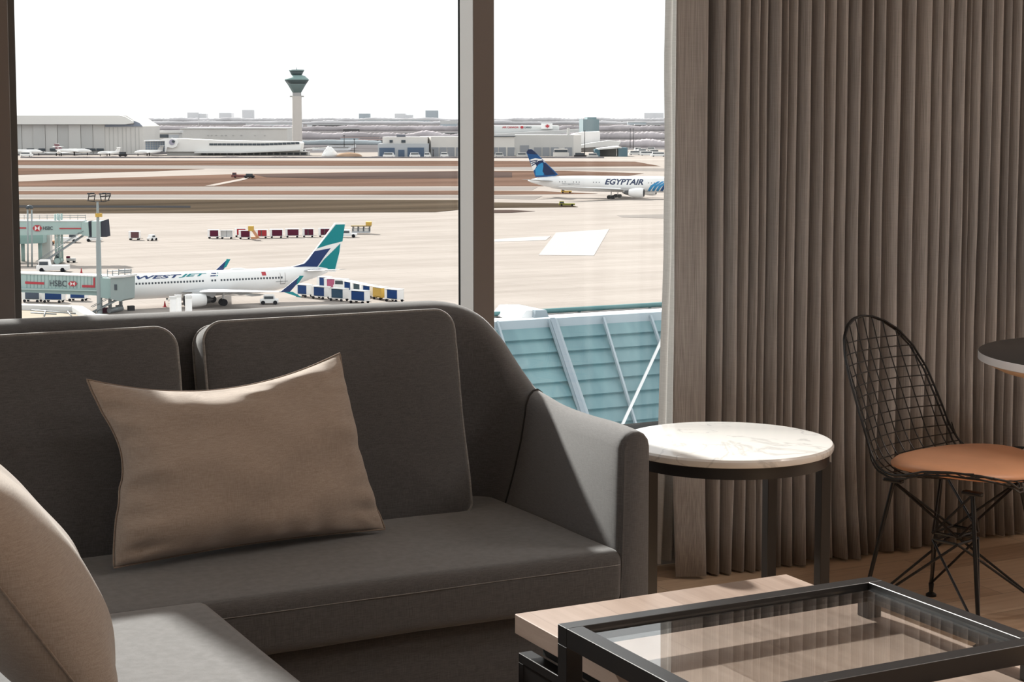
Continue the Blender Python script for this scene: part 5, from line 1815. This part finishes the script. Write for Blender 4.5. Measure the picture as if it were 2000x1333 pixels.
vehicle('service_truck', 'grey truck tail end on the oblique path in the far field', 'truck', 487, 348.2, view_yaw, 5, 2.4, 2.2, M_dark, (-.3, .3))
vehicle('tanker', 'long cream tanker behind the tail of the taxiing airliner', 'truck', 1096, 307.5, view_yaw, 12, 3, 6.5, M_offwhite, (-.45, .4), m_cab=M_offwhite)
for i, (x, y, L_, m_, lb) in enumerate(((52, 306, 10, M_white, 'farthest left'), (1133, 308, 9, M_dark, 'dark, left of the light pole'), (1158, 308.5, 8, M_greywall, 'grey, right of the light pole'),
                                        (1240, 303, 10, M_roofw, 'pale, right of the loading canopy'), (1254, 299, 9, M_white, 'white, behind the pale one'), (1264, 304, 12, M_white, 'white and long near the curtain'),
                                        (1278, 301, 9, M_roofw, 'pale, nearest the curtain'), (1286, 306, 12, M_white, 'white, half behind the curtain edge'), (1246, 296, 7, M_white, 'small, high in the yard'), (1272, 295, 8, M_roofw, 'small and pale near the curtain'),
                                        (1020, 307.5, 8, M_greywall, 'grey, before the cargo hangar'), (975, 307.5, 7, M_greywall, 'grey, right beside the mullion'), (810, 307.5, 8, M_white, 'white, before the blue doors'),
                                        (760, 307.5, 9, M_white, 'white, before the left blue door'), (835, 307.5, 5, M_white, 'small white, at the freight dock corner'), (868, 307, 6, M_white, 'white, left of the mullion'),
                                        (570, 302, 7, M_white, 'white, before the office building'), (545, 302.5, 6, M_greywall, 'grey, before the office building'), (590, 300, 8, M_roofw, 'pale, at the tower foot'), (240, 306, 6, M_dark, 'dark, before the hangar corner'))):
    vehicle('parked_vehicle', 'distant parked airport vehicle, ' + lb, 'truck', x, y, view_yaw + R((i * 37) % 30 - 15), L_, 3.0, 3.6, m_, (-.4, .35), 'vehicles parked along the far service road')

# cargo loader
p = G(706, 457)
t = thing('cargo_loader', 'dark framed cargo loader with yellow platform right of the pickup truck', 'loader', p, view_yaw)
MB().box(-2.4, 2.2, -1.2, 1.2, .3, .7).build('chassis', M_bluegrey, t, local=True)
for x in (-2.2, -.9, .5, 2.0):
    MB().box(x, x + .25, -1.2, 1.2, .7, 1.9).build('post', M_darkglass, t, local=True)
MB().box(-2.6, 2.5, -1.3, 1.3, 1.9, 2.2).build('platform', paint('ochre_deck', (0.26, 0.20, 0.11), 0.7), t, local=True)
MB().box(1.2, 2.6, -1.2, 1.2, 2.2, 3.1).build('cabin', M_yellow, t, local=True)
MB().box(-2.4, 2.2, -1.0, 1.0, .7, 1.5).build('deck_load', M_offwhite, t, local=True)
# belt loader
p = G(495, 469)
t = thing('belt_loader', 'pale orange belt loader standing among the maroon carts', 'loader', p, view_yaw)
MB().box(-.5, .9, -.8, .8, .3, .8).build('chassis', M_orange, t, local=True)
MB().prism([Vector((-1.0, -.4, 3.2)), Vector((-.4, -.4, 3.3)), Vector((1.5, -.4, .5)), Vector((.9, -.4, .3))], (0, .8, 0)).build('conveyor', M_orange, t, local=True)
MB().box(-1.2, .1, -.5, .5, 2.2, 3.4).build('cabin', M_yellow, t, local=True)
# dolly under the farther bridge
p = G(139, 513)
t = thing('equipment_dolly', 'low grey equipment dolly right of the farther bridge column', 'dolly', p, view_yaw)
MB().box(-.9, .9, -.5, .5, .3, .9, bev=.1).build('body', M_greywall, t, local=True)
MB().box(-.9, -.3, -.4, .4, .9, 1.3).build('reel', M_maroon, t, local=True)
mb = MB()
for sx in (-1, 1):
    mb.rod((sx * .6, -.5, .2), (sx * .6, .5, .2), .2, n=10)
mb.build('wheels', M_tyre, t, local=True)
# traffic cones and chocks
for x, y, lb in ((159, 534, 'red safety cone right of the pushback tug'), (322, 600, 'red safety cone beneath the airliner nose section')):
    p = G(x, y)
    t = thing('traffic_cone', lb, 'traffic cone', p)
    MB().lathe([(.22, .04), (.05, .95), (.0001, .95)], 12).build('cone', M_redcur, t, local=True, smooth=30)
    MB().box(-.3, .3, -.3, .3, 0, .05).build('base', M_redcur, t, local=True)
for x, y, lb, m_ in ((256, 607, 'small dark grey crate on the apron beside the airliner belly', M_dark), (205, 611, 'maroon crate at the foot of the lamp mast', M_maroon), (233, 606, 'small grey crate under the jet bridge cab', M_dark)):
    p = G(x, y)
    tag(MB().box(p.x - .5, p.x + .5, p.y - .4, p.y + .4, GZ, GZ + .75, bev=.05).build('equipment_crate', m_), lb, 'crate')

# ------------------------------------------------------------------ jet bridges
def hexmark(F, cx, cy, w_, h_, off):
    """hexagonal emblem: red sides and red top and bottom wedges on white"""
    mbw = F.slab(MB(), [(cx - w_ / 4, cy - h_ / 2), (cx + w_ / 4, cy - h_ / 2), (cx + w_ / 4, cy + h_ / 2), (cx - w_ / 4, cy + h_ / 2)], off, off - .05)
    mbr = MB()
    for s in (-1, 1):
        F.slab(mbr, [(cx + s * w_ / 4, cy - h_ / 2), (cx + s * w_ / 2, cy), (cx + s * w_ / 4, cy + h_ / 2)], off + .04, off - .05)
        F.slab(mbr, [(cx - w_ / 4, cy + s * h_ / 2), (cx + w_ / 4, cy + s * h_ / 2), (cx, cy)], off + .04, off - .05)
    return mbw, mbr

class Line(Facade):
    def __init__(self, p, d, L_):
        self.p0 = Vector((p[0], p[1], 0))
        self.d = Vector((d[0], d[1], 0)).normalized()
        self.n = Vector((self.d.y, -self.d.x, 0))
        self.L = L_
        self.base = Vector((p[0], p[1], GZ))
# nearer bridge
cabp = (68.6, 258.6)
F = Line(cabp, (0.656, -0.755), 30)
jb = thing('jet_bridge', 'nearer mint jet bridge with dark lettering docked at the white airliner', 'jet bridge', (cabp[0], cabp[1], GZ))
F.slab(MB(), [(-20, 533), (50, 535.5), (208, 541), (208, 566), (50, 563), (-20, 561)], 0, -3.0).build('tunnel', M_teal, jb)
F.slab(MB(), [(-20, 561), (50, 563), (208, 566), (208, 578), (50, 571), (-20, 569)], 0.3, -2.6).build('side_beam', M_tealdark, jb)
mb = MB()
F.slab(mb, [(-20, 561), (50, 563), (208, 566.5), (208, 569), (50, 565.5), (-20, 563.5)], 0.7, 0.3)
mb.build('pipe_rail', M_teal, jb)
F.slab(MB(), [(-20, 532), (50, 534), (208, 540), (208, 541.5), (50, 536), (-20, 534)], 0.15, -3.1).build('roof', M_roofw, jb)
F.slab(MB(), [(204, 542), (232, 543), (232, 584), (204, 580)], 1.2, -3.0).build('rotunda', M_tealdark, jb)
F.slab(MB(), [(228, 540), (255, 539), (254, 583), (247, 587), (228, 583)], 1.6, -1.2).build('cab', paint('cab_pale_mint', (0.26, 0.315, 0.315), 0.6), jb)
F.slab(MB(), [(226, 538.5), (258, 536.5), (258, 540), (226, 541.5)], 1.9, -1.4).build('cab_roof', M_roofw, jb)
F.rect(MB(), 236, 240.5, 554, 565, 1.7, 1.6).build('cab_window', M_darkglass, jb)
mb = MB()
for k in range(22):
    xx = 52 + k * 7
    F.slab(mb, [(xx, 537), (xx + .7, 537), (xx + .7, 563), (xx, 563)], .06, 0)
mb.build('panel_ribs', M_tealdark, jb)
mb = MB()
F.slab(mb, [(50, 550), (87, 551.5), (87, 556), (50, 554.5)], .12, 0)
F.slab(mb, [(161, 557), (183, 557.5), (183, 542.5), (186, 542.5), (186, 562), (161, 561.5)], .12, 0)
mb.build('red_stripe', M_red, jb)
mb = MB()
mb.add(F.text('HSBC', 98, 131, 548.5, 559, .14, bold=0.01))
mb.build('lettering', M_darkglass, jb)
mw_, mr_ = hexmark(F, 143, 554.5, 18, 9.5, .16)
mw_.build('emblem', M_white, jb)
mr_.build('emblem', M_red, jb)
mb = MB()
for a, b in (((206, 541), (206, 527)), ((216, 541), (216, 529)), ((228, 541), (228, 526)), ((240, 538), (240, 524)), ((252, 537), (252, 526)), ((206, 531), (252, 528)), ((216, 535), (252, 533))):
    pa, pb = F.P(*F.sz(*a), -.5), F.P(*F.sz(*b), -.5)
    mb.rod(pa, pb, .07, n=5)
mb.build('roof_railing', M_steelgrey, jb)
F.rect(MB(), 228, 243, 528, 533, -.5, -2).build('roof_unit', M_greywall, jb)
mb = MB()
s_, z_ = F.sz(206, 579)
for off in (0, -2.8):
    mb.rod(F.P(s_ + .8, z_ + .5, off), F.P(s_ + .8, GZ + .5, off), .28, n=8)
mb.rod(F.P(s_ + .8, GZ + .45, .3), F.P(s_ + .8, GZ + .45, -3.0), .4, n=14)
mb.build('drive_column', M_steelgrey, jb)
s_, z_ = F.sz(-10, 568)
MB().rod(F.P(s_, z_, -1.5), F.P(s_, GZ, -1.5), .5, n=10).build('support_column', M_tealdark, jb)
# service stair of the nearer bridge
mb = MB()
pa, pb = F.P(*F.sz(232, 585), .8), G(178, 612)
for o_ in (0, .9):
    q = Vector((0, -o_, 0))
    mb.rod(pa + q, pb + q + Vector((0, 0, .1)), .10, n=5)
    mb.rod(pa + q + Vector((0, 0, .9)), pb + q + Vector((0, 0, 1.0)), .05, n=5)
for k in range(13):
    q = pa.lerp(pb, k / 12)
    mb.box(q.x - .15, q.x + .15, q.y - .9, q.y, q.z, q.z + .05)
mb.build('service_stair', M_steelgrey, jb)

# farther bridge
p = G(116, 515)
F = Line((p.x, p.y), (0.89, -0.456), 40)
j2 = thing('jet_bridge', 'farther mint jet bridge with open dark cab and red stripe at the left', 'jet bridge', p)
F.slab(MB(), [(-30, 431.5), (166, 432), (166, 457), (-30, 460)], 1.5, -1.5).build('tunnel', M_teal, j2)
F.slab(MB(), [(-30, 430), (166, 430.5), (166, 432.2), (-30, 431.8)], 1.6, -1.6).build('roof', M_roofw, j2)
F.slab(MB(), [(164, 433), (176, 433), (178, 461), (164, 459)], 1.8, -1.8).build('rotunda', M_teal, j2)
F.rect(MB(), 176, 184, 432, 461, 1.4, -1.4).build('bellows', paint('dark_bellows', (0.055, 0.06, 0.075), 0.8), j2)
F.rect(MB(), 184, 201, 431.5, 462, 2.0, -2.0).build('cab', M_teal, j2)
F.slab(MB(), [(201, 432), (209, 429), (212, 462), (201, 462)], 1.7, -1.7).build('canopy', _M['dark_bellows'], j2)
F.rect(MB(), 194, 196, 441, 447, 2.1, 2.0).build('cab_window', M_darkglass, j2)
mb = F.slab(MB(), [(120, 444.5), (162, 444.5), (162, 446.7), (120, 446.7)], 1.62, 1.5)
F.slab(mb, [(30, 443.5), (55, 443.5), (55, 446), (30, 446)], 1.62, 1.5)
mb.build('red_stripe', M_red, j2)
mb = MB()
mb.add(F.text('HSBC', 88.5, 107, 441.5, 448.5, 1.64, bold=0.02))
mb.build('lettering', M_darkglass, j2)
mw_, mr_ = hexmark(F, 77, 445, 19, 11.5, 1.66)
mw_.build('emblem', M_white, j2)
mr_.build('emblem', M_red, j2)
mb = MB()
for o_ in (-1.0, 1.0):
    for xx in (111, 118.5):
        s_, z_ = F.sz(xx, 459)
        mb.rod(F.P(s_, GZ + .4, o_), F.P(s_, F.sz(xx, 418)[1], o_), .22, n=8)
s_, _ = F.sz(115, 500)
mb.rod(F.P(s_, GZ + .6, 1.6), F.P(s_, GZ + .6, -1.6), .6, n=14)
mb.build('lift_columns', M_teal, j2)
F.slab(MB(), [(107, 514), (116, 514), (116, 500), (111, 496)], 1.2, -1.2).build('drive_unit', paint('dark_green_unit', (0.03, 0.05, 0.055), 0.6), j2)
mb = MB()
pa, pb = F.P(*F.sz(163, 460), 1.0), G(70, 522)
for o_ in (0, 1.0):
    q = Vector((0, -o_, 0))
    mb.rod(pa + q, pb + q + Vector((0, 0, .1)), .13, n=5)
    mb.rod(pa + q + Vector((0, 0, 1.0)), pb + q + Vector((0, 0, 1.1)), .06, n=5)
for k in range(27):
    q = pa.lerp(pb, k / 26)
    mb.box(q.x - .15, q.x + .15, q.y - 1.0, q.y, q.z, q.z + .05)
mb.build('service_stair', M_steelgrey, j2)
s_, z_ = F.sz(-20, 460)
MB().rod(F.P(s_, z_, 0), F.P(s_, GZ, 0), 1.2, n=14).build('support_column', M_teal, j2)
F.slab(MB(), [(-30, 462), (74, 461), (74, 478), (-30, 482)], -4, -7).build('lower_walkway', M_tealdark, j2)
for x_ in (-20, 30, 64):
    s_, z_ = F.sz(x_, 480)
    MB().rod(F.P(s_, z_ + .5, -5.5), F.P(s_, GZ, -5.5), .4, n=8).build('walkway_post', M_tealdark, j2)
F.rect(MB(), 62, 80, 463, 482, -7.2, -9, ground=True).build('louvred_unit', M_greywall, j2)
mb = MB()
for yy in (420, 424):
    mb.rod(F.P(*F.sz(-30, yy), -1.2), F.P(*F.sz(165, yy + 2), -1.2), .06, n=5)
for k in range(9):
    xx = 44 + 15 * k
    mb.rod(F.P(*F.sz(xx, 431), -1.2), F.P(*F.sz(xx, 420), -1.2), .05, n=5)
mb.build('roof_railing', M_steelgrey, j2)

# ------------------------------------------------------------------ floodlight mast and the smaller lamp post
p = G(195, 613)
F = Line((p.x, p.y), (math.cos(YAW), -math.sin(YAW)), 2)
t = thing('floodlight_mast', 'tall pale floodlight mast with two banks of lamps in front of the jet bridges', 'light mast', p)
zt_ = F.sz(195, 395)[1]
MB().rod(p, Vector((p.x, p.y, F.sz(195, 470)[1])), .42, .36, 14).build('mast', paint('mast_pale', (0.27, 0.31, 0.32), 0.5), t, smooth=40)
MB().rod(Vector((p.x, p.y, F.sz(195, 470)[1])), Vector((p.x, p.y, zt_)), .30, .16, 12).build('mast_upper', _M['mast_pale'], t, smooth=40)
mb = MB()
for a, b in (((170, 392), (186, 394)), ((186, 394), (204, 394)), ((204, 394), (214, 391)), ((172, 391), (174, 378)), ((184, 392), (186, 379)), ((198, 393), (195, 379)), ((212, 391), (216, 378)), ((205, 392), (207, 379))):
    mb.rod(F.P(*F.sz(*a)), F.P(*F.sz(*b)), .07, n=6)
mb.build('lamp_frame', M_dark, t)
for (x_, y_) in ((174, 378.5), (181, 378), (197, 379), (204, 378), (212, 378.5), (176, 383.5), (183, 383), (199, 384), (206, 383.5), (213, 383)):
    F.rect(MB(), x_ - 3, x_ + 3, y_ - 1.2, y_ + 1.2, .25, -.25).build('floodlight', M_dark, t)
F.rect(MB(), 187, 199, 417, 424, .3, -.3).build('warning_box', M_yellow, t)
p = G(57, 522)
F = Line((p.x, p.y), (math.cos(YAW), -math.sin(YAW)), 2)
t = thing('lamp_post', 'slim pale lamp post with round head at the left window edge', 'lamp post', p)
mb = MB()
for xx in (54, 62):
    mb.rod(F.P(F.sz(xx, 500)[0], GZ), F.P(*F.sz(xx, 410)), .16, n=8)
mb.build('mast', _M['mast_pale'], t)
a = [F.P(*F.sz(57.5 + 4.5 * math.cos(PI * k / 8), 408 - 4 * math.sin(PI * k / 8))) for k in range(9)]
MB().tube(a, .35, 6).build('lamp_hood', M_darkglass, t)

# exhaust stacks of the terminal roof below the window
for i, (x0, x1, y0, lb) in enumerate(((331, 345, 580, 'white roof stack, leftmost of three before the engine'), (341, 355, 577, 'white roof stack, middle of three and set back'), (361.5, 375.5, 579, 'white roof stack, rightmost, overlapping the engine'))):
    D_ = 92.0 + (4 if i == 1 else 0)
    a_, b_ = on_y((x0), 600, D_), on_y(x1, 600, D_)
    r = (b_ - a_).length / 2 * 0.92
    c_ = (a_ + b_) / 2
    t = thing('roof_stack', lb, 'chimney', (c_.x, c_.y, -16.0), 0, 'white stacks on the roof below')
    zt_ = on_y((x0 + x1) / 2, y0, D_).z
    MB().lathe([(r, -16.0), (r, zt_), (r * .9, zt_ + .02), (0.0001, zt_ + .02)], 24, (c_.x, c_.y), cap=False).build('pipe', M_white, t, smooth=30)
    MB().lathe([(r * 1.06, zt_ - .12), (r * 1.06, zt_ + .03), (r * .9, zt_ + .04)], 24, (c_.x, c_.y), cap=False).build('rim', M_roofw, t, smooth=30)
# podium roof below the window (cream flat roof with a white parapet, lower left)
RZ = -16.0
a_ = [on_z(x, y, RZ) for x, y in ((-60, 601), (150, 608), (176, 624), (420, 640), (420, 900), (-60, 900))]
pod = thing('podium_roof', 'cream flat roof with white parapet below the left window', 'building', (40, 90, GZ))
MB().prism([Vector((q.x, q.y, GZ)) for q in a_], (0, 0, RZ - GZ)).build('roof_block', paint('cream_roof_gravel', (0.36, 0.315, 0.26), 0.85, var=0.08, vscale=0.6), pod)
mb = MB()
for q1, q2 in zip(a_[:4], a_[1:4]):
    d = (q2 - q1).normalized()
    nn = Vector((-d.y, d.x, 0)) * .5
    mb.prism([q1 + nn, q2 + nn, q2 - nn, q1 - nn], (0, 0, .45))
mb.build('parapet', M_roofw, pod)
mb = MB()
for pp in (((60, 606), (150, 613)), ((60, 611), (110, 614)), ((90, 603), (86, 618)), ((130, 606), (140, 618))):
    q1, q2 = on_z(*pp[0], RZ + .05), on_z(*pp[1], RZ + .05)
    mb.rod(q1, q2, .06, n=5)
mb.build('roof_conduit', M_steelgrey, pod)

# ------------------------------------------------------------------ teal sloping roof outside the right pane
BY = 50.0
M_rpan = bpy.data.materials.new('teal_roof_panels')
M_rpan.use_nodes = True
_t = M_rpan.node_tree
_p = _t.nodes['Principled BSDF']
_p.inputs['Roughness'].default_value = 0.35
_tc = _t.nodes.new('ShaderNodeTexCoord')
_mp = _t.nodes.new('ShaderNodeMapping')
_mp.inputs['Scale'].default_value = (1.0, 0.12, 0.12)
_nz = _t.nodes.new('ShaderNodeTexNoise')
_nz.inputs['Scale'].default_value = 1.1
_nz.inputs['Detail'].default_value = 5
_rp = _t.nodes.new('ShaderNodeValToRGB')
_rp.color_ramp.elements[0].position = .3
_rp.color_ramp.elements[0].color = (0.115, 0.215, 0.245, 1)
_rp.color_ramp.elements[1].position = .7
_rp.color_ramp.elements[1].color = (0.185, 0.320, 0.345, 1)
_t.links.new(_tc.outputs['Object'], _mp.inputs['Vector'])
_t.links.new(_mp.outputs[0], _nz.inputs['Vector'])
_t.links.new(_nz.outputs[0], _rp.inputs[0])
_t.links.new(_rp.outputs[0], _p.inputs['Base Color'])
M_beam = paint('pale_blue_steel', (0.36, 0.42, 0.46), 0.5)
M_rail = paint('teal_handrail', (0.10, 0.22, 0.23), 0.45)
topz = on_y(1130, 631, BY).z
SL = R(53)
dn = Vector((0, -math.cos(SL), -math.sin(SL)))          # down the slope, towards the hotel
nrm = Vector((0, -math.sin(SL), math.cos(SL)))
def on_slope(x, y):
    o_ = Vector((0, BY, topz))
    r = ray(x, y)
    t_ = (o_ - Vector((0, 0, CAMH))).dot(nrm) / r.dot(nrm)
    return Vector((0, 0, CAMH)) + r * t_
rf = thing('sloping_roof', 'teal panelled sloping roof with pale steel ribs outside the right window pane', 'building', (24, BY, GZ))
X0, X1 = 12.0, 45.0
rows = [635, 660.5, 687, 716, 745.5, 775, 804, 833, 862, 891, 920, 950]
mb = MB()
fr = [(on_slope(1150, y) - Vector((0, BY, topz))).dot(dn) for y in rows]
fr[0] = 0.0
for k in range(len(fr) - 1):
    a_ = Vector((X0, BY, topz)) + dn * fr[k] + nrm * 0.06
    b_ = Vector((X0, BY, topz)) + dn * fr[k + 1] + nrm * 0.16
    ex = Vector((X1 - X0, 0, 0))
    mb.prism([a_, b_, b_ - nrm * .14, a_ - nrm * .14], ex)
mb.build('roof_panels', M_rpan, rf)
# body of the building under the slope
end = Vector((X0, BY, topz)) + dn * fr[-1]
MB().prism([Vector((X0, BY + .1, topz - .3)), end + Vector((0, .35, -.1)), Vector((X0, end.y + .4, GZ)), Vector((X0, BY + 3, GZ)), Vector((X0, BY + 3, topz - .35))], (X1 - X0, 0, 0)).build('wall', M_bluegrey, rf)
def slope_bar(p, q, w_, h_, name, m_, off=.18):
    a_, b_ = on_slope(*p), on_slope(*q)
    d = (b_ - a_).normalized()
    sdv = d.cross(nrm).normalized() * w_ / 2
    n0 = nrm * off
    MB().prism([a_ + sdv + n0, b_ + sdv + n0, b_ - sdv + n0, a_ - sdv + n0], nrm * h_).build(name, m_, rf)
slope_bar((1073, 632), (1141, 835), .30, .12, 'main_rib', M_beam, .18)
slope_bar((1071, 632), (1137, 835), .16, .06, 'main_rib_channel', paint('rib_grey', (0.28, 0.33, 0.37), 0.6), .30)
slope_bar((1173, 628), (1240, 850), .07, .10, 'rib', M_beam)
slope_bar((1265, 624), (1340, 850), .07, .10, 'rib', M_beam)
slope_bar((966, 636), (1030, 850), .07, .10, 'rib', M_beam)
for x_ in (870, 775, 680, 585, 490):
    slope_bar((x_, 640 + (870 - x_) * .04), (x_ + 60, 850), .07, .10, 'rib', M_beam)
slope_bar((1302, 632), (1203, 845), .09, .09, 'brace_rod', M_white, .42)
slope_bar((1300, 700), (1274, 850), .06, .06, 'brace_rod', M_beam, .42)
# eaves beam
mb = MB().prism([Vector((X0, BY - .15, topz - .10)), Vector((X0, BY - .15, topz + .22)), Vector((X0, BY + .25, topz + .22)), Vector((X0, BY + .25, topz - .10))], (X1 - X0, 0, 0))
mb.build('ridge_beam', M_beam, rf)
MB().prism([Vector((X0, BY + .25, topz - .25)), Vector((X0, BY + .25, topz - .05)), Vector((X0, BY + 3, topz - .02)), Vector((X0, BY + 3, topz - .25))], (X1 - X0, 0, 0)).build('flat_roof', paint('dark_membrane', (0.13, 0.13, 0.135), 0.9), rf)
mb = MB().prism([Vector((X0, BY + 1.0, topz - .05)), Vector((X0, BY + 1.0, topz + .12)), Vector((X0, BY + 1.5, topz + .13)), Vector((X0, BY + 1.5, topz - .05))], (X1 - X0, 0, 0))
mb.build('snow_strip', _M['old_snow'], rf)
zr = on_y(1130, 604.5, BY + 2.8).z
mb = MB()
mb.rod((X0, BY + 2.8, zr), (X1, BY + 2.8, zr), .09, n=8)
mb.rod((X0, BY + 2.8, zr - .28), (X1, BY + 2.8, zr - .28), .05, n=6)
for k in range(12):
    xx = X0 + .5 + k * 2.9
    mb.rod((xx, BY + 2.8, topz), (xx, BY + 2.8, zr), .06, n=6)
mb.build('handrail', M_rail, rf)
a_ = [on_y(x, y, BY + 1.2) for x, y in ((1012, 627), (1028, 607), (1044, 606), (1044, 627))]
MB().prism(a_, (0, 2.0, 0)).build('roof_upstand', _M['old_snow'], rf)
a_ = [on_y(x, y, BY + 1.0) for x, y in ((1044, 627), (1046, 606.5), (1067, 606), (1075, 626))]
MB().prism(a_, (0, 2.0, 0)).build('roof_upstand', M_beam, rf)
